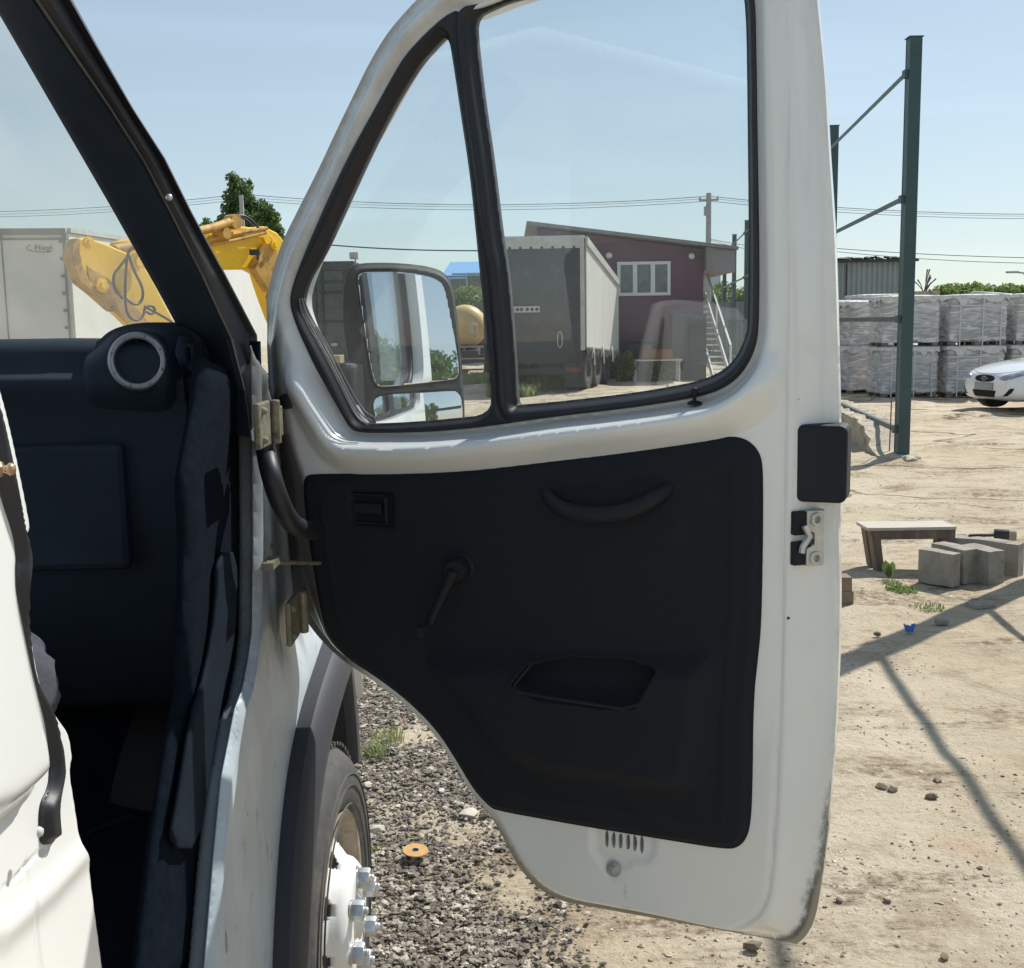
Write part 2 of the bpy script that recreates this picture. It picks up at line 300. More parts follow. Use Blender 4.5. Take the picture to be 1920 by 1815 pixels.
# ------------------------------------------------------------------ the setting: ground
def ground_material():
    m = bpy.data.materials.new('dusty_ground'); m.use_nodes = True; nt = m.node_tree; L = nt.links; b = nt.nodes['Principled BSDF']
    b.inputs['Roughness'].default_value = .95; b.inputs['Specular IOR Level'].default_value = .15
    tc = _n(nt, 'ShaderNodeTexCoord'); O = tc.outputs['Object']
    def nz(scale, det=8, rough=.6, lo=.4, hi=.6, src=O, dist=0.):
        n = _n(nt, 'ShaderNodeTexNoise'); n.inputs['Scale'].default_value = scale; n.inputs['Detail'].default_value = det; n.inputs['Roughness'].default_value = rough; n.inputs['Distortion'].default_value = dist
        L.new(src, n.inputs[0]); r = _n(nt, 'ShaderNodeMapRange'); r.inputs['From Min'].default_value = lo; r.inputs['From Max'].default_value = hi; L.new(n.outputs[0], r.inputs[0]); return n, r.outputs[0]
    def mix(f, a, c, mul=None):
        x = _n(nt, 'ShaderNodeMix', data_type='RGBA')
        if mul is not None:
            q = _n(nt, 'ShaderNodeMath', operation='MULTIPLY'); q.inputs[1].default_value = mul; L.new(f, q.inputs[0]); f = q.outputs[0]
        L.new(f, x.inputs[0])
        for i, s in ((6, a), (7, c)):
            if isinstance(s, tuple): x.inputs[i].default_value = (*s, 1)
            else: L.new(s, x.inputs[i])
        return x.outputs[2]
    _, f1 = nz(.55, 6, .6, .42, .6); c = mix(f1, (.58, .505, .385), (.50, .42, .30))
    _, f2 = nz(2.6, 8, .7, .5, .66, dist=.6); c = mix(f2, c, (.34, .265, .18), .7)
    _, f5 = nz(.9, 4, .6, .6, .68); c = mix(f5, c, (.42, .25, .14), .35)
    mp = _n(nt, 'ShaderNodeMapping'); mp.inputs['Scale'].default_value = (.6, 1.8, 1); mp.inputs['Location'].default_value = (3, 1, 0); L.new(O, mp.inputs[0])
    _, fr = nz(1.1, 12, .78, .505, .585, mp.outputs[0], .5); _, fr2 = nz(16, 6, .8, .42, .58)
    q = _n(nt, 'ShaderNodeMath', operation='MULTIPLY'); L.new(fr, q.inputs[0]); L.new(fr2, q.inputs[1]); c = mix(q.outputs[0], c, (.17, .12, .08), .95)
    _, f3 = nz(42, 6, .75, .54, .66); c = mix(f3, c, (.27, .21, .15), .6)
    _, f4 = nz(120, 4, .7, .6, .68); c = mix(f4, c, (.16, .12, .09), .6)
    # slab joints and cracks: distorted voronoi edges
    dn = _n(nt, 'ShaderNodeTexNoise'); dn.inputs['Scale'].default_value = .9; dn.inputs['Detail'].default_value = 8; L.new(O, dn.inputs[0])
    va = _n(nt, 'ShaderNodeVectorMath', operation='MULTIPLY_ADD'); va.inputs[1].default_value = (.9, .9, .9); L.new(dn.outputs[1], va.inputs[0]); L.new(O, va.inputs[2])
    mp2 = _n(nt, 'ShaderNodeMapping'); mp2.inputs['Scale'].default_value = (.16, .36, 1); L.new(va.outputs[0], mp2.inputs[0])
    vo = _n(nt, 'ShaderNodeTexVoronoi', feature='DISTANCE_TO_EDGE'); vo.inputs['Scale'].default_value = 1; L.new(mp2.outputs[0], vo.inputs[0])
    vr = _n(nt, 'ShaderNodeMapRange'); vr.inputs['From Min'].default_value = .012; vr.inputs['From Max'].default_value = .004; L.new(vo.outputs[0], vr.inputs[0])
    sx = _n(nt, 'ShaderNodeSeparateXYZ'); L.new(O, sx.inputs[0])
    ym = _n(nt, 'ShaderNodeMapRange'); ym.inputs['From Min'].default_value = 8; ym.inputs['From Max'].default_value = 11; L.new(sx.outputs[1], ym.inputs[0])
    q2 = _n(nt, 'ShaderNodeMath', operation='MULTIPLY'); L.new(vr.outputs[0], q2.inputs[0]); L.new(ym.outputs[0], q2.inputs[1])
    c = mix(q2.outputs[0], c, (.13, .095, .065), .85)
    L.new(c, b.inputs['Base Color'])
    h1, _ = nz(9, 10, .75); h2, _ = nz(70, 6, .7)
    ad = _n(nt, 'ShaderNodeMath', operation='MULTIPLY_ADD'); ad.inputs[1].default_value = .22; L.new(h2.outputs[0], ad.inputs[0]); L.new(h1.outputs[0], ad.inputs[2])
    ad2 = _n(nt, 'ShaderNodeMath', operation='MULTIPLY_ADD'); ad2.inputs[1].default_value = -.5; L.new(q2.outputs[0], ad2.inputs[0]); L.new(ad.outputs[0], ad2.inputs[2])
    bp = _n(nt, 'ShaderNodeBump'); bp.inputs['Strength'].default_value = .7; bp.inputs['Distance'].default_value = .05
    L.new(ad2.outputs[0], bp.inputs['Height']); L.new(bp.outputs[0], b.inputs['Normal'])
    return m
M['ground'] = ground_material()
def gz(x, y):
    r = math.hypot(x, y)
    k = min(1, max(0, (r-2)/3)); far = min(1, max(0, (r-9)/6))
    z = noise.noise((x*.35, y*.35, 0))*.03*k + noise.noise((x*1.7, y*2.6, 3))*.016*k + noise.noise((x*7, y*7, 5))*.006*k
    z += max(0, noise.noise((x*.8+4, y*2.1, 8))-.12)*.16*far
    return z - .01
az = np.concatenate([np.linspace(-180, -34, 50), np.linspace(-33, 33, 460), np.linspace(34, 180, 50)]); rad = [0.4]
while rad[-1] < 60: rad.append(rad[-1]*(1.011 if rad[-1] > 2.4 else 1.06))
while rad[-1] < 1800: rad.append(rad[-1]*1.12)
gv = [(0, 0, 0)]; gf = []
for r in rad:
    for a in az[:-1]:
        x = r*math.sin(R(a)); y = r*math.cos(R(a)); gv.append((x, y, gz(x, y) if r < 90 else 0))
na = len(az)-1
for i in range(len(rad)-1):
    for k in range(na): gf.append((1+i*na+k, 1+i*na+(k+1) % na, 1+(i+1)*na+(k+1) % na, 1+(i+1)*na+k))
for k in range(na): gf.append((0, 1+(k+1) % na, 1+k))
struct('ground', (gv, gf), 'ground', smooth=True)

# crushed stone beside the front wheel
def stones(n, place, smin, smax, flat=.7):
    base = np.array([(1, 0, 0), (0, 1, 0), (-1, 0, 0), (0, -1, 0), (.1, .1, .8), (0, 0, -.7), (.6, .6, .45), (-.6, .5, .4), (-.5, -.6, .45), (.6, -.5, .4)])
    F = [(0, 1, 6), (1, 2, 7), (2, 3, 8), (3, 0, 9), (0, 6, 9), (1, 7, 6), (2, 8, 7), (3, 9, 8), (4, 9, 6), (4, 6, 7), (4, 7, 8), (4, 8, 9), (0, 5, 1), (1, 5, 2), (2, 5, 3), (3, 5, 0)]
    P = place(n); n = len(P); s = smin+(smax-smin)*rng.random(n)**2.2
    V = base[None]*(1+rng.uniform(-.28, .28, (n, 10, 3))); V[:, :, 0] *= rng.uniform(.8, 1.6, (n, 1)); V[:, :, 2] *= flat*rng.uniform(.7, 1.2, (n, 1))
    a = rng.random(n)*6.283; t = rng.normal(0, .35, n); ca, sa, ct, st = np.cos(a), np.sin(a), np.cos(t), np.sin(t)
    x = V[:, :, 0]; y = V[:, :, 1]*ct[:, None]-V[:, :, 2]*st[:, None]; z = V[:, :, 1]*st[:, None]+V[:, :, 2]*ct[:, None]
    W = np.stack([x*ca[:, None]-y*sa[:, None], x*sa[:, None]+y*ca[:, None], z], 2)*s[:, None, None]+P[:, None, :]
    return W.reshape(-1, 3).tolist(), [(f[0]+10*i, f[1]+10*i, f[2]+10*i) for i in range(n) for f in F]
def gravel_place(n):
    u = rng.random(n); y = 2.3+4.9*u**1.25; x = rng.uniform(-1.3, .55, n)
    edge = .02+.10*np.sin(y*2.1)+.08*np.sin(y*5.3+1); k = rng.random(n) < np.clip(1-(x-edge)/.30, 0, 1)**1.6
    x, y = x[k], y[k]
    nn = np.array([noise.noise((a*2.2, b*2.2, 1.5)) for a, b in zip(x, y)]); k = nn+rng.normal(0, .14, len(x)) > -.27
    x, y = x[k], y[k]; z = np.array([gz(a, b) for a, b in zip(x, y)])
    return np.stack([x, y, z+.002+.010*rng.random(len(x))], 1)
def stone_mat(name, a, b, c):
    m = bpy.data.materials.new(name); m.use_nodes = True; nt = m.node_tree; L = nt.links; B = nt.nodes['Principled BSDF']; B.inputs['Roughness'].default_value = .85
    tc = _n(nt, 'ShaderNodeTexCoord'); v = _n(nt, 'ShaderNodeTexVoronoi'); v.inputs['Scale'].default_value = 45; L.new(tc.outputs['Object'], v.inputs[0])
    sp = _n(nt, 'ShaderNodeSeparateColor'); L.new(v.outputs['Color'], sp.inputs[0]); cr = _n(nt, 'ShaderNodeValToRGB'); L.new(sp.outputs[0], cr.inputs[0])
    e = cr.color_ramp.elements; e[0].color = (*a, 1); e[1].color = (*c, 1); e.new(.62).color = (*b, 1)
    n = _n(nt, 'ShaderNodeTexNoise'); n.inputs['Scale'].default_value = 260; L.new(tc.outputs['Object'], n.inputs[0])
    mx = _n(nt, 'ShaderNodeMix', data_type='RGBA', blend_type='MULTIPLY'); mx.inputs[0].default_value = .6; L.new(cr.outputs[0], mx.inputs[6]); L.new(n.outputs[0], mx.inputs[7])
    L.new(mx.outputs[2], B.inputs['Base Color']); return m
M['gravel'] = stone_mat('crushed_stone', (.15, .13, .11), (.29, .25, .20), (.72, .65, .54))
g = mk('gravel', stones(100000, gravel_place, .0036, .0130), 'gravel', fixn=False); tag(g, 'dark grey crushed stone spread on the sandy ground beside the front wheel', 'gravel', kind='stuff')
def crumbs_place(n):
    y = 2.4+11*rng.random(n)**1.5; x = y*rng.uniform(-.12, .5, n)
    nn = np.array([noise.noise((a*1.6, b*1.6, 4.5)) for a, b in zip(x, y)]); k = nn+rng.normal(0, .15, n) > .06; x, y = x[k], y[k]
    return np.stack([x, y, [gz(a, b)+.001 for a, b in zip(x, y)]], 1)
M['crumb'] = stone_mat('earth_crumbs', (.25, .19, .13), (.52, .43, .32), (.85, .75, .6))
g = mk('earth_crumbs', stones(9000, crumbs_place, .0022, .0085), 'crumb', fixn=False); tag(g, 'small crumbs of dry earth and grit scattered over the pale ground', 'grit', kind='stuff')
# ------------------------------------------------------------------ the truck
truck = thing('light_truck', (-1.2, 1.6, 0), 'white light truck cab at the left with its passenger door swung wide open', 'truck')
# --- door plane
DA = R(22); DH = Vector((-.40, 2.13, 0)); DD = Vector((math.cos(DA), -math.sin(DA), 0)); DN = Vector((-math.sin(DA), -math.cos(DA), 0))
def DW(u, v, w_=0.): p = DH + DD*u + DN*w_; return Vector((p.x, p.y, v))
def DP(x, y, w_=0.):
    if isinstance(y, tuple): pass
    r = ray(x, y); H0 = DH + DN*w_; t = (H0-CAM).dot(DN)/r.dot(DN); P = CAM + r*t; return ((P-H0).dot(DD), P.z)
def DPs(pts, w_=0.): return [DP(*p, w_) if len(p) == 2 else (p[0], p[1]) for p in pts]     # 3-tuples are (u, v, _) directly
outer = DPs([(484,660),(488,620),(503,540),(523,465),(559,393),(596,320),(632,242),(665,174),(692,118),(725,63),(753,30),(780,0),(850,-58),(960,-105),(1150,-125),(1400,-125),(1500,-112),(1524,-70),
    (1532,0),(1537,50),(1547,150),(1553,267),(1560,370),(1565,450),(1570,620),(1574,790),(1576,945),(1576,975),(1572,990),(1573,1030),(1575,1110),(1573,1240),(1565,1400),(1557,1500),(1553,1530),(1554,1548),(1551,1570),(1543,1634),(1535,1690),(1527,1727),(1514,1752),(1497,1769),(1470,1777),
    (1419,1769),(1362,1750),(1265,1730),(1169,1711),(1073,1696),(1023,1677),(980,1638),(957,1599),(930,1545),(910,1517),(883,1487),(853,1434),(814,1375),(760,1321),(702,1277),(648,1243),(613,1212),(585,1180),(545,1120),(520,1000),(500,830)], -.055)
inner = DPs([(519,656),(521,600),(540,510),(575,430),(614,352),(652,270),(686,196),(714,136),(750,80),(790,34),(840,-6),(900,-45),(1000,-75),(1200,-85),(1400,-85),(1455,-75),(1473,-30),(1474,30),(1476,200),(1476,600),(1472,900),(1466,1200),(1458,1464),(1452,1577),(1444,1670),(1432,1708),(1415,1728),(1380,1742),
    (1340,1737),(1265,1720),(1170,1701),(1075,1684),(1034,1666),(994,1632),(970,1594),(940,1535),(925,1515),(893,1480),(863,1428),(824,1367),(770,1312),(710,1268),(655,1234),(622,1206),(607,1170),(590,1074),(575,986),(566,895),(560,885),(545,835),(530,775),(521,714)])
sealo = DPs([(877,13),(844,21),(808,50),(758,102),(731,149),(698,209),(656,284),(615,369),(577,457),(560,499),(549,530),(542,560),(545,584),(559,623),(588,686),(622,747),(644,785),(655,803),(671,812),(734,812),(807,810),(879,804),(932,797),(1051,780),(1142,770),(1232,758),(1290,748),(1323,741),(1353,730),(1383,709),(1407,676),(1420,640),(1423,600),(1424,480),(1421,300),(1418,100),(1416,-10),(1400,-50),(1340,-62),(1100,-55),(960,-20),(905,3)], -.018)
qglass = DPs([(838,59),(808,91),(780,124),(739,190),(698,270),(656,361),(615,452),(593,493),(576,520),(565,552),(563,575),(574,602),(613,672),(642,730),(664,778),(672,790),(685,796),(758,793),(831,787),(919,778),(918,727),(909,618),(894,473),(880,331),(863,220),(849,124)], -.03)
mglass = DPs([(888,30),(891,83),(904,193),(921,303),(937,441),(948,501),(956,591),(963,682),(966,759),(976,760),(1081,750),(1202,735),(1262,724),(1308,715),(1353,697),(1380,670),(1395,637),(1402,612),(1403,500),(1403,433),(1401,233),(1398,0),(1385,-28),(1330,-38),(1100,-32),(960,-3),(920,14)], -.03)
trim = DPs([(566,900),(570,893),(580,890),(655,889),(736,887),(883,881),(981,871),(1127,853),(1274,830),(1348,821),(1375,819),(1398,825),(1416,840),(1426,860),(1429,890),(1429,996),(1426,1172),(1419,1241),(1411,1314),(1409,1485),(1406,1545),(1399,1575),(1384,1592),(1362,1597),(1274,1583),(1127,1559),(1030,1542),(926,1523),(912,1514),(883,1482),(853,1430),(814,1370),(760,1316),(702,1272),(648,1238),(613,1203),(599,1162),(584,1074),(570,986),(564,915)], .01)
outer, inner, sealo, qglass, mglass, trim = [chaikin(p, 2) for p in (outer, inner, sealo, qglass, mglass, trim)]
groove = chaikin(DPs([(1473,-60),(1475,200),(1475,600),(1471,900),(1465,1200),(1457,1464),(1450,1577),(1442,1672),(1428,1708),(1405,1730),(1375,1742)]), 2, False)
def dline(poly, U, V):
    d = np.full(U.shape, 9.)
    for (ax, ay), (bx, by) in zip(poly[:-1], poly[1:]):
        ex, ey = bx-ax, by-ay; t = np.clip(((U-ax)*ex+(V-ay)*ey)/(ex*ex+ey*ey+1e-12), 0, 1); d = np.minimum(d, np.hypot(U-ax-t*ex, V-ay-t*ey))
    return d
vpatch = DPs([(1110,1540),(1111,1600),(1135,1625),(1175,1628),(1185,1618),(1215,1615),(1226,1600),(1228,1560),(1228,1530),(1110,1530)])
slots = [chaikin(DPs([(x-3.6, y0), (x+3.6, y0+1), (x+3.6, y1), (x-3.6, y1)]), 2) for x, y0, y1 in [(1136,1558,1592),(1149,1560,1594),(1162,1562,1596),(1176,1564,1598),(1189,1566,1600),(1202,1568,1603)]]
hole = DP(1478, 1160); plug = DP(542, 752); bolt = DP(1150, 1631)
slit = [chaikin(DPs(p), 1) for p in ([(1493,748),(1500,749),(1501,754),(1498,754),(1497,752),(1493,751)],)]
def door_h(U, V):
    do = sd(outer, U, V); di = sd(inner, U, V); ds = sd(sealo, U, V)
    t = np.clip((do-.010)/((do-.010)+np.maximum(-di, 0)+1e-6), 0, 1); t = np.where(di > 0, 1, t)
    h = -.055+.055*ss(0, 1, t)
    below = ss(1.50, 1.44, V-.10*U)                                                       # belt side of the windows
    lo = ss(1.66, 1.58, V)
    a = np.maximum(-ds, 0)
    rec = .020*(1-ss(0, .022, a))*(1-lo)+.036*(1-ss(.014, .050, a))*lo
    h = h-(.020*(1-ss(0, .022, a))*(1-lo)+.030*(1-ss(.004, .024, a))*lo)*(di > -.03)
    h += .036*ss(.006, .028, a)*(1-ss(.030, .082, a))*lo*ss(0, .03, di)                                     # rounded belt shoulder
    h -= .0045*np.exp(-(dline(groove, U, V)/.0040)**2)
    dv = sd(vpatch, U, V); h -= .005*ss(-.006, .006, dv)
    h -= .004*np.exp(-((np.hypot(U-bolt[0], V-bolt[1]))/.018)**4)
    # latch pocket recess on the shut face
    return h
def door_sdf(U, V):
    s = np.minimum(sd(outer, U, V), -(sd(sealo, U, V)-.006))
    for q in slots+slit: s = np.minimum(s, -sd(q, U, V))
    s = np.minimum(s, np.hypot(U-hole[0], V-hole[1])-.0035)
    return s
door = mk('door', relief(door_sdf, door_h, -.085, (-.09, .64, 1.02, 2.40), .0045, DW), 'doorpaint', truck, smooth=True, label='open white door with black inner trim panel and two windows')
door.data.set_sharp_from_angle(angle=R(50))
P_ = np.array([v.co for v in door.data.vertices])+np.array(truck.location); H_ = P_-np.array(DH); U_ = H_@np.array(DD); V_ = P_[:, 2]
so = sd(outer, U_, V_); si = sd(inner, U_, V_)
c0 = ss(.075, .0, U_)*ss(1.80, 1.66, V_)*ss(.035, -.03, si)+.75*ss(.02, -.02, si)*ss(.15, .05, U_)*ss(1.75, 1.6, V_)
c1 = .56*ss(.060, .0, so)*ss(1.0, .84, V_)*ss(.78, .93, U_)+.50*ss(.045, .0, so)*ss(.80, .72, V_)+.30*ss(.02, .0, so)+.5*np.exp(-((U_-DP(1172, 1660)[0])/.012)**2)*ss(.755, .735, V_)*(so > 0)
c2 = .9*ss(.02, .0, so)*ss(.85, .7, V_)+.35*ss(.02, 0, so)+.45*ss(.6, .2, U_)*ss(.03, .0, si)*(V_ > 1.5)
ca = door.data.color_attributes.new('grime', 'FLOAT_COLOR', 'POINT'); ca.data.foreach_set('color', np.stack([np.clip(c0, 0, 1), np.clip(c1, 0, 1), np.clip(c2, 0, 1), np.ones_like(c0)], 1).astype(np.float32).ravel())
def seal_h(U, V):
    e = np.minimum(sd(sealo, U, V), np.minimum(-sd(qglass, U, V), -sd(mglass, U, V)))
    h = -.014-.020*ss(.013, 0, np.minimum(-sd(qglass, U, V), -sd(mglass, U, V)))-.006*ss(.005, 0, sd(sealo, U, V))
    dq = -sd(qglass, U, V)
    dm = -sd(mglass, U, V)
    h += .007*np.exp(-((dm-.018)/.006)**2)-.004*np.exp(-((dm-.030)/.003)**2)
    return h
mk('window_seal', relief(lambda U, V: np.minimum(sd(sealo, U, V), np.minimum(-sd(qglass, U, V), -sd(mglass, U, V))), seal_h, -.05, (-.09, 1.4, 1.0, 2.36), .0035, DW), 'rubber', door, smooth=True)
for nm, p in (('quarter_glass', qglass), ('window_glass', mglass)):
    c = p.mean(0); q = c+(p-c)*1.015
    mk(nm, MB().prism([DW(u, v, -.040) for u, v in q], DN*.004), 'dglass', door)
# glazing lips: fine grey ribs along the lower front edge of the quarter glass
lip = MB()
for k, off in enumerate((0, 7, 13)):
    pts = [(561+off*.7,560),(566+off,592-off*.3),(612+off,672-off*.4),(640+off,728-off*.4),(668+off,784-off),(690+off,797-off)]
    lip.tube([DW(*DP(x, y, -.026), -.026) for x, y in chaikin(pts, 2, False)], .0016, 6)
mk('glazing_lip', lip, 'sealgrey', door, smooth=True)
# trim panel with storage pocket and bulge
bulge = chaikin(DPs([(770,1228),(1000,1222),(1245,1232),(1330,1215),(1345,1250),(1330,1400),(1310,1500),(1130,1480),(960,1445),(905,1385),(850,1300)], .03), 3)
pocket = chaikin(DPs([(1000,1231),(1241,1241),(1216,1288),(1191,1328),(956,1293)], .03), 1)
def trim_h(U, V):
    e = sd(trim, U, V); h = .002+.013*ss(0, .016, e)
    b = sd(bulge, U, V); h += .040*ss(-.012, .045, b)
    p = sd(pocket, U, V); lip_ = ss(-.009, -.003, p)*ss(.004, -.002, p); h += .005*lip_
    h -= .044*ss(-.001, .006, p)
    h = np.where(p > -.001, np.maximum(h, .0035), h)
    edge2 = sd(trim, U, V); h += .0022*np.exp(-((edge2-.045)/.006)**2)
    r = DP(697, 955, .015); rr = np.maximum(np.abs(U-r[0])-.042, np.abs(V-r[1])-.030); h -= .010*ss(.005, -.003, rr)
    return h
tp = mk('trim_panel', relief(lambda U, V: sd(trim, U, V), trim_h, lambda U, V: trim_h(U, V)-.004, (-.02, .74, .92, 1.56), .004, DW), 'trim', door, smooth=True)
rp = [DP(x, y, .052) for x, y in [(1003,1236),(980,1262),(957,1294),(1020,1304),(1105,1317),(1192,1330),(1218,1290),(1241,1243)]]
rh = [.022,.040,.056,.058,.058,.058,.045,.024]
mk('pocket_rim', MB().tube(chaikin([tuple(DW(u, v, a)) for (u, v), a in zip(rp, rh)], 1, False), .0032, 8), 'plastic', door, smooth=True)
hp = [DP(x, y, .05) for x, y in [(1008,926),(1022,940),(1050,957),(1090,965),(1130,967),(1170,961),(1205,948),(1230,932),(1243,920)]]
hw = [.008,.026,.040,.046,.047,.046,.040,.026,.008]
pts = chaikin([(*DW(u, v, a),) for (u, v), a in zip(hp, hw)], 2, False); nn = len(pts)
mk('pull_handle', MB().tube(pts, [.0105+.004*math.sin(math.pi*i/(nn-1)) for i in range(nn)], 14), 'plastic', door, smooth=True)
rl = MB(); a = DP(697, 955, .012); rl.M = Matrix.Translation(DW(*a, .010)) @ Matrix((DD, DN, Vector((0, 0, 1)))).transposed().to_4x4()
rl.box((-.006, .004, .002), (.058, .008, .018)); rl.box((.034, .008, 0), (.006, .012, .050)); rl.box((-.002, 0, .026), (.076, .006, .004)); rl.box((-.002, 0, -.026), (.076, .006, .004))
mk('release_lever', rl, 'plastic', door, bevel=.002)
ck = MB(); a = DP(857, 1068, .03); b = DP(802, 1176, .05)
ck.lathe([(0, .030), (.017, .030), (.021, .024), (.022, .004), (.026, 0)], DW(*a, .014), DN, 24)
ck.tube([DW(*a, .042), DW((a[0]*2+b[0])/3, (a[1]*2+b[1])/3, .046), DW(*b, .05)], [.011, .009, .008], 10)
ck.lathe([(0, .034), (.008, .033), (.011, .026), (.011, .004), (.006, 0)], DW(*b, .052), DN, 18)
mk('window_crank', ck, 'plastic', door, auto=40)
lk = MB(); a = DP(1299, 757, .006); lk.tube([DW(*a, -.006), DW(a[0], a[1]+.022, -.006)], .0032, 10); lk.lathe([(0, .012), (.0048, .010), (.0052, 0)], DW(a[0], a[1]+.014, -.006), (0, 0, 1), 12); lk.lathe([(.012, 0), (.012, .003), (.006, .006), (0, .006)], DW(a[0], a[1]-.002, -.006), (0, 0, 1), 18)
mk('lock_knob', lk, 'plastic', door, auto=40)
mk('hole_plug', MB().lathe([(0, .004), (.011, .0035), (.0145, .001), (.0145, -.016)], DW(plug[0], plug[1], float(door_h(np.array([plug[0]]), np.array([plug[1]]))[0])+.009), DN, 24), 'rubber', door, auto=40)
bo = MB(); P0 = DW(bolt[0], bolt[1], -.003); bo.lathe([(0, .003), (.0135, .003), (.0135, 0)], P0, DN, 28); bo.lathe([(0, .011), (.0075, .011), (.0082, .009), (.0082, .003)], P0, DN, 6); bo.lathe([(0, .016), (.0035, .016), (.004, .010)], P0, DN, 12)
mk('bolt', bo, 'zinc', door, auto=30)
# black plastic cover on the rear edge, its back wraps the skin
hc = MB(); tl, br = DP(1495, 795, -.02), DP(1588, 943, -.02)
hc.M = Matrix.Translation(DW((tl[0]+br[0])/2, (tl[1]+br[1])/2, -.035)) @ Matrix((DD, DN, Vector((0, 0, 1)))).transposed().to_4x4()
W_, H_ = br[0]-tl[0], tl[1]-br[1]
rr = .012; c4 = []
for cx, cz, a0 in ((W_/2-rr, H_/2-rr, 0), (-W_/2+rr, H_/2-rr, 90), (-W_/2+rr, -H_/2+rr, 180), (W_/2-rr, -H_/2+rr, 270)):
    c4 += [(cx+rr*math.cos(R(a0+t)), cz+rr*math.sin(R(a0+t))) for t in (0, 22, 45, 68, 90)]
hc.prism([(x, -.035, z) for x, z in c4], (0, .062, 0))
mk('edge_cover', hc, 'plastic', door, bevel=.005)
# latch
lt = MB(); tl, br = DP(1481, 955, -.01), DP(1522, 1062, -.01); cx_, cz_ = (tl[0]+br[0])/2, (tl[1]+br[1])/2; LH = tl[1]-br[1]
FR = Matrix.Translation(DW(cx_, cz_, -.028)) @ Matrix((DD, DN, Vector((0, 0, 1)))).transposed().to_4x4() @ Matrix.Rotation(R(-38), 4, 'Z')
lt.M = FR
lt.prism([(-.006, .004, LH/2), (.026, .004, LH/2), (.026, .004, -LH/2), (-.006, .004, -LH/2), (-.006, .004, -.016), (.008, .004, -.010), (.008, .004, .008), (-.006, .004, .014)], (0, .020, 0))
lbk = MB(); lbk.M = FR; lbk.box((-.012, .004, LH*.27), (.030, .034, LH*.42)); lbk.box((-.012, .004, -LH*.27), (.030, .034, LH*.42)); mk('latch_body', lbk, 'plastic', door, bevel=.002)
mk('door_latch', lt, 'zinc', door, bevel=.0018)
lc = MB(); lc.M = FR
lc.tube([(-.012, .026, .022), (-.004, .028, .004), (-.014, .026, -.012), (-.016, .026, -.022)], .0055, 8)
for z in (.030, -.032):
    for ring in ([(0, .002), (.0045, .002), (.006, .006), (.0105, .006), (.0115, 0)],): lc.lathe(ring, (.010, .022, z), (0, 1, 0), 18)
mk('latch_screw', lc, 'zinc', door, auto=35)
# mark etched on the glass, readable from outside
def text_obj(name, body, size, mtx, m, parent=None, ext=.0004, sx=1.0):
    cu = bpy.data.curves.new(name, 'FONT'); cu.body = body; cu.size = size; cu.extrude = ext; cu.align_x = 'CENTER'; cu.align_y = 'CENTER'; cu.resolution_u = 3
    t = bpy.data.objects.new(name, cu); COL.objects.link(t); bpy.context.view_layer.update()
    me = bpy.data.meshes.new_from_object(t); bpy.data.objects.remove(t); vs = [(v.co.x*sx, v.co.y, v.co.z) for v in me.vertices]; fs = [tuple(p.vertices) for p in me.polygons]
    vs = [mtx @ Vector(v) for v in vs]; return mk(name, ([tuple(v) for v in vs], fs), m, parent)
a = DP(1324, 657, -.045); B3 = Matrix((-DD, Vector((0, 0, 1)), -DN)).transposed().to_4x4()
def glass_mtx(u, v): return Matrix.Translation(DW(u, v, -.0415)) @ B3
mb_ = MB()
M['ink'] = mat('black_print', (.012, .012, .014), .6); M['inkgrey'] = mat('grey_print', (.10, .11, .12), .7)
text_obj('glass_mark', 'GAZ', .0085, glass_mtx(*a), 'ink', door, sx=1.6)
ring = MB(); ring.lathe([(.0044, 0), (.0052, 0), (.0052, .0003), (.0044, .0003), (.0044, 0)], DW(a[0], a[1]-.012, -.0415), DN, 20)
mk('glass_mark', ring, 'inkgrey', door)
text_obj('glass_mark', '43R-001234', .0045, glass_mtx(a[0]-.001, a[1]-.021), 'inkgrey', door)
# mirror: its own plane, turned away from the door
MO = Vector((-.31, 2.2, 0)); MT = Vector((.866, .5, 0)); MN = Vector((.5, -.866, 0))
def MPs(pts):
    o = []
    for x, y in pts: r = ray(x, y); P = CAM + r*((MO-CAM).dot(MN)/r.dot(MN)); o.append(((P-MO).dot(MT), P.z))
    return o
def MWp(u, v, w_=0.): p = MO+MT*u+MN*w_; return Vector((p.x, p.y, v))
mo = chaikin(MPs([(657,620),(655,560),(659,515),(668,498),(690,491),(760,491),(830,500),(856,520),(866,560),(874,640),(881,720),(884,790),(880,822),(860,835),(720,838),(706,830),(690,780),(672,700)]), 2)
mg1 = chaikin(MPs([(675,517),(684,510),(705,509),(760,509),(800,515),(825,522),(838,536),(846,580),(856,650),(861,695),(857,708),(848,712),(720,726),(704,722),(697,700),(688,640),(676,540)]), 2)
mg2 = chaikin(MPs([(704,752),(712,743),(740,739),(800,736),(850,731),(866,735),(872,755),(872,800),(868,815),(720,822),(712,815),(706,780)]), 2)
MBD = (-.1, 1.3, .5, 2.0)
def mir_h(U, V):
    e = sd(mo, U, V); g1 = sd(mg1, U, V); g2 = sd(mg2, U, V)
    return .0-.028*(1-ss(0, .022, e))-.022*ss(-.003, .003, np.maximum(g1, g2)+.003)
mk('mirror_housing', relief(lambda U, V: sd(mo, U, V), mir_h, lambda U, V: -.035-.06*ss(0, .06, sd(mo, U, V)), MBD, .004, MWp), 'mirrorblack', door, smooth=True)
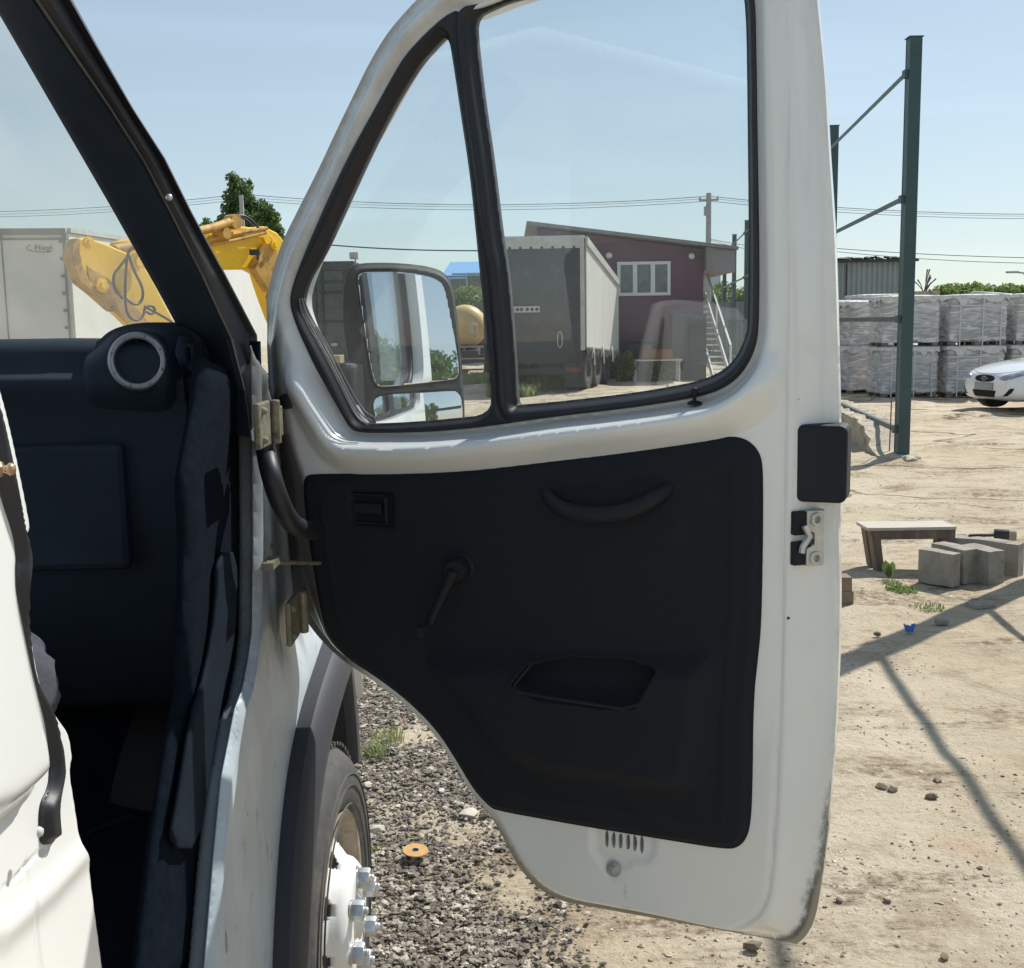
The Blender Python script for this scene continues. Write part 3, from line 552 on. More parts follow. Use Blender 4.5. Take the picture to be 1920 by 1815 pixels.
for nm, p in (('mirror_glass', mg1), ('wide_angle_mirror_glass', mg2)):
    c = p.mean(0); q = c+(p-c)*1.0
    cv = .06 if nm[0] == 'w' else .01
    f = lambda U, V, c=c, cv=cv: -.004-.07*(V-c[1])-cv*((U-c[0])**2+(V-c[1])**2)*12
    mk(nm, relief(lambda U, V, q=q: sd(q, U, V), f, (lambda U, V, f=f: f(U, V)-.0015), MBD, .003, MWp), 'mirror', door, smooth=True)
arm = MB()
for y0, y1 in ((700, 712), (775, 790)):
    p = DP(625, y0+8, -.06); q = MPs([(690, y1)])[0]; arm.tube([DW(*p, -.06), MWp(*q, -.03)], .017, 10)
p = DP(648, 745, -.09); arm.M = Matrix.Translation(DW(*p, -.09)) @ Matrix((DD, DN, Vector((0, 0, 1)))).transposed().to_4x4(); arm.box((0, 0, 0), (.06, .05, .13))
mk('mirror_arm', arm, 'arch', door, bevel=.008)

# --- front corner of the body (side plane, X about -.43)
def BP(pts, X=-.43): return [(lambda p: (p.y, p.z))(AX(x, y, X)) for x, y in pts]
def side_x(Y, Z):          # outward (+X) shape of the front wing
    return .02*ss(1.95, 2.35, Y)*ss(1.25, 1.0, Z)-.055*ss(2.45, 2.85, Y)-.30*np.maximum(Y-2.93, 0)**1.2*2.2
wing = BP([(477,618),(485,660),(487,800),(489,1000),(487,1180),(481,1230),(470,1290),(455,1330),(443,1395),(431,1457),(423,1540),(416,1615),(400,1815),(392,1930)])
arch_c = [(1.80,.30),(1.90,.45),(1.945,.60),(2.03,.74),(2.14,.86),(2.27,.925),(2.42,.95),(2.58,.94),(2.71,.89),(2.80,.81),(2.84,.71),(2.86,.62),(2.86,.57)]
wing_poly = wing+[(1.42,.56),(1.42,.34),(1.74,.30)]+arch_c[1:-1]+[(2.87,.57),(2.98,.52),(3.5,.50),(3.62,.60),(3.60,.95),(3.35,1.16),(2.9,1.30),(2.45,1.42),(2.12,1.55),(1.99,1.655)]
wing_poly = np.array([(a, b) for a, b in wing_poly])
def SX(X0): return lambda y, z, w_: Vector((X0+w_, y, z))
def wing_h(Y, Z):
    e = sd(wing_poly, Y, Z); up = ss(1.0, 1.12, Z); return side_x(Y, Z)-.012*(1-ss(0, .014, e))-.014*ss(.02, .05, e)*up+.010*np.exp(-((Y-2.13-.25*(1.5-Z))/.012)**2)*up+.008*np.exp(-((Y-2.03-.12*(1.5-Z))/.006)**2)*up
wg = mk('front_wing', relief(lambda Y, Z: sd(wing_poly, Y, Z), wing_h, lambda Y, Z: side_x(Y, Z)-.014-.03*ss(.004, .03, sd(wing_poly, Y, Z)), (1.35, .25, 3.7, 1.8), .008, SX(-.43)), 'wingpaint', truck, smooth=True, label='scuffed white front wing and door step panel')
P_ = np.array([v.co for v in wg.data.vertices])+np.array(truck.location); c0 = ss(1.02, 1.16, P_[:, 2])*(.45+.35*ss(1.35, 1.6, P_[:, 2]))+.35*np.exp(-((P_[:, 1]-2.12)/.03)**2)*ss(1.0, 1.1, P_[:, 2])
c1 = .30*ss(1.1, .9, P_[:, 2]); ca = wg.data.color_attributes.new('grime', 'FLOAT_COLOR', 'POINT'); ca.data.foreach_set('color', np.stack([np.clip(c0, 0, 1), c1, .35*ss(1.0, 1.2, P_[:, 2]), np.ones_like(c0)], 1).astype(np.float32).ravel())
# hinges
def hinge(cx, cy, hh, X=-.405):
    p = AX(cx, cy, X); h = MB(); z = p.z
    h.M = Matrix.Translation(p) @ Matrix.Rotation(R(0), 4, 'Z')
    h.box((0, -.045, 0), (.010, .085, hh)); h.tube([(.010, .010, -hh*.50), (.010, .010, hh*.50)], .009, 12)
    h.bar((.010, .012, 0), (.014, .034, 0), .010, hh*.7)
    for q in (-.32, .32):
        h.lathe([(0, .008), (.006, .007), (.0075, 0)], (.005, -.065, hh*q), (1, 0, 0), 6)
    return mk('door_hinge', h, 'hinge', truck, bevel=.003)
hinge(503, 792, .074); hinge(557, 1150, .080)
# wiring gaiter and check rod
pts = [AX(x, y, X) for x, y, X in [(497,835,-.42),(505,880,-.40),(520,930,-.39),(540,975,-.38),(562,992,-.372),(590,995,-.36)]]
mk('wiring_gaiter', MB().tube(smooth_tube([tuple(p) for p in pts]), .017, 12), 'rubber', truck, smooth=True)
ro = MB().tube([AX(498, 1054, -.41), AX(600, 1056, -.36)], .0035, 8); ro.box(AX(508, 1056, -.405), (.02, .06, .012))
mk('check_strap', ro, 'hinge', truck)
# wheel arch trim (dark plastic band around the arch)
ac = np.array(chaikin(arch_c, 2, False)); oc = []
for i, p in enumerate(ac):
    t = ac[min(i+1, len(ac)-1)]-ac[max(i-1, 0)]; t /= np.linalg.norm(t); oc.append(p+np.array([-t[1], t[0]])*.085)
vs = []; prof = [(0, -.025), (0, .040), (.008, .052), (.035, .054), (.075, .040), (.085, .028), (.085, -.025)]
for i in range(len(ac)):
    for k, x in prof: q = ac[i]*(1-k/.085)+oc[i]*(k/.085); vs.append((-.43+float(side_x(q[0], q[1]))+x, q[0], q[1]))
n = len(prof); fs = [(i*n+k, i*n+(k+1) % n, (i+1)*n+(k+1) % n, (i+1)*n+k) for i in range(len(ac)-1) for k in range(n)]+[tuple(range(n)), tuple((len(ac)-1)*n+k for k in range(n))[::-1]]
mk('wheel_arch_trim', (vs, fs), 'arch', truck, auto=35)
vs = [(x, float(p[0]), float(p[1])) for p in ac for x in (-.44, -.78)]
mk('wheel_arch_liner', (vs, [(2*i, 2*i+1, 2*i+3, 2*i+2) for i in range(len(ac)-1)]), 'black', truck, smooth=True, solid=.006)
# wheel
WY, WZ, WX, WR = 2.42, .382, -.398, .345
wheel = thing('wheel', (WX, WY, WZ), None, None); wheel.parent = truck; wheel.location = Vector((WX, WY, WZ))-truck.location; WL['wheel'] = Vector((WX, WY, WZ))
tw = MB().lathe([(.205, -.03), (.212, -.008), (.235, .006), (.270, .013), (.300, .008), (.318, -.004), (.330, -.018), (.341, -.034), (.345, -.06), (.346, -.10), (.345, -.14), (.335, -.17), (.30, -.195), (.24, -.19), (.205, -.17)], (WX, WY, WZ), (1, 0, 0), 72)
for k in range(72):                                     # tread blocks
    a = 2*math.pi*k/72; c = Vector((0, math.cos(a), math.sin(a)))
    for x, s in ((-.040, .3), (-.095, -.3), (-.15, .3)): tw.box(Vector((WX+x, WY, WZ))+c*.347, (.036, .016, .007), (a-math.pi/2, 0, 0))
for r_ in (.285, .262, .225): tw.lathe([(r_-.0015, .0105), (r_, .0145), (r_+.0015, .0105)], (WX-.0005, WY, WZ), (1, 0, 0), 72)
mk('tyre', tw, 'tyre', wheel, auto=35)
mk('rim', MB().lathe([(.198, -.03), (.207, -.010), (.213, .000), (.210, .004), (.204, -.002), (.197, -.015), (.188, -.05), (.180, -.10)], (WX, WY, WZ), (1, 0, 0), 72), 'rimbarrel', wheel, smooth=True)
# pressed disc with hand holes
def disc():
    N = 240
    prof = [(.180, -.085), (.175, -.055)]+[(.170-.006*i, -.045+.0055*i) for i in range(9)]+[(.118, .014), (.112, .022), (.104, .030), (.096, .033), (.055, .034), (.050, .030), (.048, .010)]
    vs = []; fs = []
    for r_, h in prof:
        for k in range(N): a = 2*math.pi*k/N; vs.append((WX+h, WY+r_*math.cos(a), WZ+r_*math.sin(a)))
    for i in range(len(prof)-1):
        for k in range(N):
            a = 2*math.pi*(k+.5)/N; ph = ((a*8/(2*math.pi)+.28) % 1-.5)*2*math.pi/8; rm = (prof[i][0]+prof[i+1][0])/2
            if math.hypot(ph*rm, rm-.145) < .0235: continue
            fs.append((i*N+k, i*N+(k+1) % N, (i+1)*N+(k+1) % N, (i+1)*N+k))
    return vs, fs
mk('rim_disc', disc(), 'rim', wheel, smooth=True, solid=.006)
mk('brake_drum', MB().lathe([(0, -.06), (.15, -.065), (.16, -.08), (.165, -.15)], (WX, WY, WZ), (1, 0, 0), 40), 'black', wheel, smooth=True)
hb = MB().lathe([(.046, .02), (.046, .036), (.040, .042), (.020, .044), (0, .044)], (WX, WY, WZ), (1, 0, 0), 32); mk('hub_cap', hb, 'zinc', wheel, auto=35)
for k in range(6):
    a = 2*math.pi*(k+.35)/6; c = Vector((WX+.030, WY+.082*math.cos(a), WZ+.082*math.sin(a))); nb = MB()
    nb.lathe([(.024, 0), (.024, .005), (.0195, .007), (.0195, .012)], c, (1, 0, 0), 20); nb.lathe([(.0205, .010), (.0205, .030), (.018, .034), (.0, .034)], c, (1, 0, 0), 6); nb.lathe([(.008, .028), (.008, .040), (.006, .043), (0, .043)], c, (1, 0, 0), 12)
    mk('wheel_nut', nb, 'zinc', wheel, auto=30)
wheel.rotation_euler = (0, 0, R(-2.5)); wheel.scale = (1, 1.11, 1.11)
# rest of the front wheel axle and hidden front bodywork, bonnet
bn = MB()
prof = [(1.98, 1.60), (2.3, 1.46), (2.8, 1.34), (3.2, 1.20), (3.45, 1.02), (3.6, .80), (3.62, .50)]
vs = []; XN = 9
for y, z in prof:
    for i in range(XN):
        t = i/(XN-1); x = -.50-1.36*t; c = 1-(2*t-1)**2; vs.append((x, y+.08*c, z+.02*c))
fs = [(j*XN+i, j*XN+i+1, (j+1)*XN+i+1, (j+1)*XN+i) for j in range(len(prof)-1) for i in range(XN-1)]
mk('bonnet', (vs, fs), 'paint', truck, smooth=True, solid=.01)
# --- windscreen pillar: edges traced as three rails
def rail(pts, X0, X1):
    n = len(pts); return [AX(x, y, X0+(X1-X0)*i/(n-1)) for i, (x, y) in enumerate(pts)]
rI = rail([(392,800),(380,730),(348,641),(293,540),(209,390),(126,247),(64,140),(2,33),(-60,-74)], -.555, -.665)
rM = rail([(468,820),(455,730),(431,637),(377,519),(318,402),(268,306),(201,201),(126,92),(63,0)], -.445, -.585)
rR = rail([(487,840),(488,740),(482,628),(419,507),(360,398),(310,297),(251,205),(184,88),(136,0)], -.432, -.555)
for r_ in (rI, rM, rR):
    d = (r_[-1]-r_[-3]).normalized(); d.y *= 1.0
    e0 = r_[-1].copy()
    for s in (.12, .26): r_.append(e0+d*s)
def loft(name, rails_fn, m, parent=truck, closed=True, **k):
    vs = []; S = [rails_fn(i) for i in range(len(rI))]; n = len(S[0])
    for s in S: vs += [tuple(p) for p in s]
    fs = [(i*n+k_, i*n+(k_+1) % n, (i+1)*n+(k_+1) % n, (i+1)*n+k_) for i in range(len(S)-1) for k_ in range(n if closed else n-1)]
    if closed: fs += [tuple(range(n)), tuple((len(S)-1)*n+k_ for k_ in range(n))[::-1]]
    return mk(name, (vs, fs), m, parent, **k)
fwd = Vector((-.02, .09, -.01)); bk = Vector((.008, -.020, 0))
loft('windscreen_pillar', lambda i: [rI[i]+fwd*.1, rI[i]*.9+rM[i]*.1+bk*.7, rI[i]*.5+rM[i]*.5+bk*1.2, rI[i]*.12+rM[i]*.88+bk, rM[i]+bk*.3, rM[i]+fwd*.8, rI[i]+fwd*1.2], 'cabin', auto=30, label='black windscreen pillar trim')
loft('pillar_edge_strip', lambda i: [rM[i]+bk*.75, rM[i]*.95+rR[i]*.05+bk*.95, rM[i]*.92+rR[i]*.08+bk*.2, rM[i]+bk*.1], 'sealgrey', auto=30)  # pale strip colours in the highlight line along the edge seal
loft('pillar_weather_seal', lambda i: [rM[i]*.9+rR[i]*.1, rM[i]*.62+rR[i]*.38+bk*.4, rM[i]*.34+rR[i]*.66+bk*.1, rM[i]*.28+rR[i]*.72-bk*.2, rM[i]*.10+rR[i]*.90+bk*.5, rR[i], rR[i]+fwd*.5, rM[i]+fwd*.8], 'rubber', auto=30)
p = AX(316, 372, -.492)+Vector((.004, -.012, 0)); mk('pillar_screw', MB().lathe([(0, .004), (.0045, .003), (.0052, 0)], p, (.3, -.95, 0), 14), 'zinc', truck, smooth=True)
# windscreen: from the pillar to the far side
vs = []; 
for r_ in rI:
    for t in range(9):
        f = t/8; x = r_.x+.02-(1.30)*f; vs.append((x, r_.y+.07+.28*math.sin(math.pi*f), r_.z))
mk('windscreen', (vs, [(j*9+i, j*9+i+1, (j+1)*9+i+1, (j+1)*9+i) for j in range(len(rI)-1) for i in range(8)]), 'wglass', truck, smooth=True)
# --- dashboard
prof = [(2.45, 1.52), (2.40, 1.62), (2.20, 1.682), (2.04, 1.690), (1.995, 1.683), (1.975, 1.668), (1.968, 1.640), (1.955, 1.628), (1.93, 1.624), (1.925, 1.612), (1.94, 1.58), (1.955, 1.52), (1.96, 1.36), (1.99, 1.22), (2.06, 1.08), (2.16, .96), (2.45, .92)]
prof = chaikin(prof, 1); xs = [-.53, -.60, -.66, -.78, -.90, -1.1, -1.3, -1.5, -1.7, -1.92]
vs = []
for x in xs:
    for y, z in prof:
        k = math.exp(-((x+.62)/.09)**2); vs.append((x, y+(.02*k if z > 1.5 else 0), z-.004*k))
n = len(prof); fs = [(i*n+k, i*n+(k+1) % n, (i+1)*n+(k+1) % n, (i+1)*n+k) for i in range(len(xs)-1) for k in range(n)]+[tuple(range(n)), tuple((len(xs)-1)*n+k for k in range(n))]
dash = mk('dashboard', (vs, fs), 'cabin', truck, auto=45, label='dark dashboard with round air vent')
gl = MB().box((-.83, 1.953, 1.40), (.34, .024, .22)); mk('glove_box', gl, 'cabin', dash, bevel=.012)
pc = AX(258, 677, -.620); ax = Vector((.10, -1, .03)).normalized()
pod = MB().lathe([(.0, -.10), (.050, -.09), (.054, -.03), (.053, -.004), (.050, .002), (.046, -.001), (.036, -.006), (.034, -.05), (0, -.055)], pc, ax, 48)
mk('air_vent', pod, 'cabin', dash, smooth=True)
mk('vent_ring', MB().lathe([(.0365, -.008), (.0368, .004), (.039, .0065), (.0455, .0065), (.0485, .003), (.049, -.004)], pc, ax, 64), 'chrome', dash, smooth=True)
vb = MB()
q_ = ax.cross(Vector((0, 0, 1))).normalized(); u_ = q_.cross(ax)
vb.bar(pc-ax*.02+u_*.034+q_*.002, pc-ax*.02-u_*.034-q_*.006, .004, .02, ax); vb.tube([pc-ax*.012+q_*(.0*i)+q_*.004*math.sin(i)+u_*(.012-.008*i) for i in range(5)], .0016, 6)
mk('vent_blade', vb, 'plastic', dash)
for k in range(8):
    a = 2*math.pi*(k+.42)/8; mk('ring_screw', MB().lathe([(0, .0032), (.0018, .0028), (.0024, 0)], pc+ax*.0062+(q_*math.cos(a)+u_*math.sin(a))*.0425, ax, 10), 'chrome', dash, smooth=True)
dm = chaikin([(lambda P: (P.x, P.z))(AY(x, y, pc.y)) for x, y in [(105,662),(150,642),(170,622),(200,610),(240,604),(280,604),(318,612),(346,628),(360,650),(362,720),(350,860),(120,860)]], 2)
mk('vent_housing', relief(lambda U, V: sd(dm, U, V), lambda U, V: .012-.085*(1-ss(0, .055, sd(dm, U, V)))**1.6-.09*ss(1.62, 1.50, V)-.03*ss(-.70, -.80, U), -.20, (-1.0, 1.3, -.4, 1.8), .006, lambda u, v, w_: Vector((u, pc.y+.010-w_, v))), 'cabin', dash, smooth=True)
# side demister vent
a = AX(353, 699, -.545); sv = MB(); sv.M = Matrix.Translation(a) @ Matrix.Rotation(R(8), 4, 'Z')
hh = .046
for x, w_ in ((-.0085, .005), (.0085, .005)): sv.box((x, 0, 0), (w_, .016, hh*2+.008))
sv.box((0, 0, hh), (.020, .016, .008)); sv.box((0, 0, -hh), (.020, .016, .008)); sv.box((.002, .003, 0), (.002, .008, hh*2))
for k in range(8): sv.box((0, .003, -hh+.008+k*.0108), (.016, .010, .0016), (.3, 0, 0))
mk('side_vent', sv, 'plastic', dash, bevel=.0012)
mk('vent_back', MB().box(a+Vector((0, .03, 0)), (.020, .04, .094)), 'black', dash)
sh = MB(); vs = []
for x, y in [(330,628),(343,632),(362,640),(388,652),(400,672),(403,690),(395,705),(380,760),(372,840),(368,1000),(346,1000),(345,760),(336,700),(322,660)]: vs.append(AX(x, y, -.545)+Vector((0, .012, 0)))
sh.prism(vs, (-.004, .30, 0)); mk('dashboard_end', sh, 'cabin', dash, bevel=.008)
gh = MB(); vs = [AX(x, y, -.515) for x, y in [(366,676),(370,679),(392,680),(400,686),(403,694),(396,689),(384,687),(374,690),(366,695)]]; gh.prism(vs, (-.02, .02, 0)); mk('vent_lever', gh, 'kick', dash, bevel=.002)
# footwell side, kick strip, floor, firewall
fw = np.array(BP([(385,668),(378,760),(352,900),(358,1035),(352,1200),(350,1300),(322,1450),(300,1600),(270,1850),(265,1950)], -.475)+[(2.5, .60), (2.5, 1.5), (2.05, 1.62)])
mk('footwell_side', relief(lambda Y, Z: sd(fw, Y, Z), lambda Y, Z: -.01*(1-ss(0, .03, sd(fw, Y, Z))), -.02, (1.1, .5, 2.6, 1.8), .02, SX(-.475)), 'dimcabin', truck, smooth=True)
ks = chaikin(BP([(412,1035),(446,1035),(446,1150),(436,1230),(420,1300),(398,1430),(374,1592),(322,1590),(338,1500),(362,1350),(390,1260),(408,1150)], -.462), 1)
mk('sill_strip', relief(lambda Y, Z: sd(ks, Y, Z), lambda Y, Z: -.001*(1-ss(0, .004, sd(ks, Y, Z))), -.008, (1.1, .6, 2.4, 1.5), .008, SX(-.462)), 'kick', truck, smooth=True)  # lighter kick plastic strip that draws in the highlight by the sill
# weather seal round the door opening (front edge)
sp = [AX(x, y, -.450) for x, y in [(478,640),(480,700),(481,850),(482,1000),(480,1180),(473,1235),(462,1290),(447,1335),(434,1395),(422,1457),(414,1540),(407,1615),(391,1815),(384,1930)]]
mk('door_seal', MB().tube(smooth_tube([tuple(p) for p in sp], 2), .010, 10), 'dimcabin', truck, smooth=True)
fl = MB(); N = 40; L_ = 30
vs = [(-.47-1.45*i/N, 1.0+1.6*j/L_, .785+.05*math.exp(-((i/N-.32)/.10)**2)*ss(.1, .6, j/L_)+.012*noise.noise((i*.25, j*.25, 0))+.30*float(ss(.72, 1, j/L_))) for i in range(N+1) for j in range(L_+1)]
fs = [(i*(L_+1)+j, (i+1)*(L_+1)+j, (i+1)*(L_+1)+j+1, i*(L_+1)+j+1) for i in range(N) for j in range(L_)]
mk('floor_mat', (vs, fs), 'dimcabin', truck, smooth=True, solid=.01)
mk('floor_highlight', MB().tube(smooth_tube([tuple(G(x, y, .83)) for x, y in [(150,1572),(175,1560),(215,1543),(250,1532)]]), .006, 8), 'kick', truck, smooth=True)  # thin lighter tube standing in for the highlight curving over the floor
mk('firewall', MB().box((-1.2, 2.58, 1.15), (1.45, .02, .9)), 'cabin', truck)
# --- rear edge of the door opening (B pillar), seen at the left
L0 = BP([(-900,500),(-60,470),(-25,600),(-3,680),(20,760),(40,850),(62,960),(66,992),(63,1006),(58,1016),(56,1100),(62,1150),(72,1220),(82,1270),(96,1306),(104,1314),(117,1336),(135,1360),(143,1408),(143,1428),(138,1441),(146,1490),(152,1530),(157,1572),(162,1584),(172,1600),(182,1680),(190,1740),(200,1815),(216,1960),(-900,2300)], -.445)
L0 = chaikin(L0, 2); L0b = np.array(list(L0))
gr1 = np.array(BP([(5,1668),(45,1628),(70,1602),(96,1583)], -.445)); gr2 = np.array(BP([(48,1620),(56,1680),(68,1740),(80,1830)], -.445)); gr3 = np.array(BP([(-200,1800),(10,1740),(100,1660),(165,1590)], -.445))
def b_h(Y, Z):
    e = sd(L0b, Y, Z); h = -.010*(1-ss(0, .012, e)); h -= .003*np.exp(-(dline(gr1, Y, Z)/.0012)**2); h -= .0020*np.exp(-(dline(gr2, Y, Z)/.003)**2); h += .005*np.exp(-(dline(gr3, Y, Z)/.016)**2)
    return h
mk('door_pillar', relief(lambda Y, Z: sd(L0b, Y, Z), b_h, -.03, (.60, .7, 1.3, 2.35), .0030, SX(-.445)), 'paint', truck, smooth=True, label='bright white rear pillar of the door opening')
SLp = [(-40,600),(-12,755),(0,868),(20,940),(40,1000),(46,1040),(43,1080),(48,1120),(60,1180),(72,1240),(88,1310),(99,1350),(106,1400),(108,1450),(103,1480),(92,1500),(88,1520),(88,1550),(90,1585)]
SRp = [(112,1582),(118,1568),(113,1530),(114,1500),(123,1460),(124,1430),(117,1380),(108,1332),(96,1306),(81,1270),(73,1220),(63,1150),(59,1090),(63,1052),(58,1012),(45,960),(30,880),(10,790),(-3,730),(-25,600)]
sb = chaikin(BP(SLp+SRp, -.437), 2)
mk('pillar_seal_shadow', relief(lambda Y, Z: sd(sb, Y, Z), lambda Y, Z: -.006+.010*ss(0, .010, sd(sb, Y, Z)), -.012, (.7, 1.1, 1.2, 2.1), .0022, SX(-.437)), 'rubber', truck, smooth=True)  # dark band draws the shadowed gap together with the rubber seal
L1 = chaikin(BP([(-900,500),(-45,520),(-40,600),(-14,755),(-2,868),(18,940),(38,1000),(44,1040),(41,1080),(46,1120),(58,1180),(70,1240),(86,1310),(97,1350),(104,1400),(106,1450),(101,1480),(80,1506),(40,1545),(0,1574),(-200,1660),(-900,1900)], -.425), 1)
mk('body_side', relief(lambda Y, Z: sd(L1, Y, Z), lambda Y, Z: .0-.028*(1-ss(0, .045, sd(L1, Y, Z)))**1.5, -.03, (.30, .6, 1.2, 2.35), .005, SX(-.415)), 'paint', truck, smooth=True)
p = AX(0, 880, -.415); st = MB().lathe([(0, .012), (.004, .0115), (.0055, .0085), (.0036, .006), (.003, .002), (.0065, .001), (.0065, -.003)], p, (1, 0, 0), 20)
M['brass'] = mat('dull_brass', (.42, .28, .17), .4, .7)
mk('door_striker', st, 'brass', truck, smooth=True)
p = AX(73, 1560, -.425); mk('body_plug', MB().lathe([(0, .003), (.0035, .003), (.0050, 0)], p, (1, 0, 0), 16), 'paint_dirty', truck, smooth=True)
# seat
se = chaikin(BP([(-300,1130),(40,1150),(70,1163),(100,1180),(126,1198),(134,1215),(131,1235),(139,1275),(143,1300),(139,1325),(130,1352),(110,1400),(-300,1500)], -.54), 1)
mk('seat', relief(lambda Y, Z: sd(se, Y, Z), lambda Y, Z: -.03*(1-ss(0, .05, sd(se, Y, Z)))+.006*np.exp(-((sd(se, Y, Z)-.028)/.004)**2), -.55, (.6, .9, 1.7, 1.45), .006, SX(-.54)), 'seat', truck, smooth=True)
mk('seat_back', MB().box((-.82, .55, 1.62), (.5, .16, .66), (R(-10), 0, 0)), 'seat', truck, bevel=.05)
# closed shell of the cab beyond the picture's left and top edges
mk('roof', MB().box((-1.28, .42, 2.40), (1.42, 1.75, .05)), 'paint', truck, bevel=.02)
mk('cab_rear_wall', MB().box((-1.2, -.42, 1.4), (1.5, .05, 2.0)), 'paint', truck, bevel=.01)
mk('far_side', MB().box((-1.96, .8, 1.05), (.05, 2.4, 1.15)), 'paint', truck, bevel=.01)
mk('far_pillar', MB().bar((-1.94, 2.0, 1.6), (-1.90, 1.4, 2.38), .07, .09), 'cabin', truck, bevel=.01)
mk('rear_quarter', MB().box((-.475, .02, 1.4), (.05, .84, 2.0)), 'paint', truck, bevel=.01)
mk('chassis', MB().box((-1.22, 1.55, .58), (1.30, 3.6, .22)), 'black', truck)
# ------------------------------------------------------------------ surroundings
M['steel'] = mat('green_painted_steel', (.035, .075, .082), .45, var=.15, vscale=3, bump=.1, bscale=30, dirt=(.10, .09, .07), dscale=5, dthr=(.62, .8))
M['girt'] = mat('grey_green_steel', (.06, .085, .09), .5, var=.2, vscale=3)
# row of portal posts with thin girts
P0 = Vector((4.741, 13.848, 0)); DPST = Vector((.76, 6.05, 0)); GH = (4.50, 3.08, 1.68, .36); NEARH = GH; PH = 4.90
posts = []
plab = {-3: 'green steel post of the frame behind the camera, farthest back', -2: 'green steel post of the frame just behind and right of the open door', -1: 'green steel post just outside the right edge, casting the wide diagonal shadow', 0: 'tall dark green steel post standing between the truck door and the white car', 1: 'shorter looking dark green post beside the edge of the door', 2: 'green steel post hidden behind the open door edge', 3: 'green steel post in line behind the door frame', 4: 'right hand grey green post seen through the big door window', 5: 'middle thin post seen through the right side of the door window', 6: 'left hand thin post seen through the door window next to the stairs', 7: 'farthest thin post of the frame row by the stairs'}
for k in range(-3, 7):
    p = P0+DPST*k; t = thing('steel_post', p, plab[k], 'post', 'posts of the steel frame row'); b = MB()
    b.box((0, 0, PH/2), (.016, .15, PH)); b.box((-.06, 0, PH/2), (.012, .15, PH)); b.box((0, -.071, PH/2), (.14, .012, PH)); b.box((0, .071, PH/2), (.14, .012, PH)); b.box((.066, 0, PH/2), (.012, .15, PH))
    mk('post', b, 'steel', t, local=True, bevel=.003)
    mk('post_cap', MB().box((0, 0, PH+.006), (.17, .17, .012)), 'steel', t, local=True, bevel=.002); mk('base_plate', MB().box((0, 0, .006), (.26, .26, .012)), 'steel', t, local=True, bevel=.002)
    for z in GH: mk('bracket', MB().box((-.09, 0, z), (.05, .10, .09)), 'steel', t, local=True, bevel=.002)
names = ['top', 'second', 'third', 'lowest']
for k in (-3, -2, 0, 1, 2, 3, 4, 5):
    for j, z in enumerate(NEARH if k < 0 else GH):
        a = P0+DPST*k+Vector((-.09, 0, z)); b_ = P0+DPST*(k+1)+Vector((-.09, 0, z)); m_ = MB()
        m_.bar(a, b_, .006, .06); m_.bar(a+Vector((.027, 0, .027)), b_+Vector((.027, 0, .027)), .05, .006)
        where = {-3: 'in the bay behind the camera', -2: 'in the bay right of the truck door', -1: 'in the bay ending at the tall post', 0: 'between the tall post and the door edge', 1: 'in the bay hidden by the door edge', 2: 'in the bay behind the door frame', 3: 'in the bay seen at the right of the window', 4: 'between the two thin posts in the window', 5: 'in the farthest bay by the stairs'}[k]
        tag(mk('steel_girt', m_, 'girt'), f'thin steel girt, {names[j]} one {where}', 'girt', 'girts of the steel frame row')
# concrete strip footing along the row, with broken edge
M['concrete'] = mat('rough_concrete', (.42, .37, .29), .9, var=.2, vscale=5, bump=.8, bscale=25, bdist=.02, dirt=(.16, .13, .09), dscale=4, dthr=(.5, .65))
def rough_block(x0, x1, y0, y1, z0, z1, step=.06, amp=.02):
    b = MB(); bm = bmesh.new(); bmesh.ops.create_cube(bm, size=1); 
    for v in bm.verts: v.co = Vector((x0 if v.co.x < 0 else x1, y0 if v.co.y < 0 else y1, z0 if v.co.z < 0 else z1))
    ln = max(x1-x0, y1-y0); bmesh.ops.subdivide_edges(bm, edges=[e for e in bm.edges if e.calc_length() > ln*.5], cuts=min(60, int(ln/step)), use_grid_fill=True)
    bmesh.ops.subdivide_edges(bm, edges=[e for e in bm.edges if e.calc_length() > step*2.2], cuts=3, use_grid_fill=True)
    for v in bm.verts: v.co += Vector([noise.noise(v.co*3+Vector((i*9, 0, 0)))+.5*noise.noise(v.co*9+Vector((i*9, 5, 0))) for i in range(3)])*amp
    bm.verts.ensure_lookup_table(); r = ([tuple(v.co) for v in bm.verts], [tuple(v.index for v in f.verts) for f in bm.faces]); bm.free(); return r
V, F_ = rough_block(-.30, .16, -6.3, .15, -.25, .36, .08, .05)
ang = math.atan2(.76, 6.05)
Mx = Matrix.Translation(P0+DPST*1.0) @ Matrix.Rotation(-ang, 4, 'Z')
V2 = []
for v in V:
    v = Vector(v); t = 0; v.x += 0; v.z -= .0
    v.z = v.z*(.15+.85*float(ss(.0, .25, (v.y+6.3)/6.4)))
    V2.append(tuple(Mx @ v))
tag(mk('concrete_footing', (V2, F_), 'concrete', auto=50), 'rough concrete footing strip with crumbled edge beside the green posts', 'footing')
st = MB().tube([G(1667, 858), G(1667, 858)+Vector((.01, .0, .72))], .008, 6); st.tube([G(1662, 790, .72)+Vector((0, 0, 0)), G(1667, 858)+Vector((.01, 0, .70))], .004, 5) if False else None
tag(mk('rebar_stake', st, 'rust'), 'thin rusty rebar stake standing left of the tall green post', 'stake')
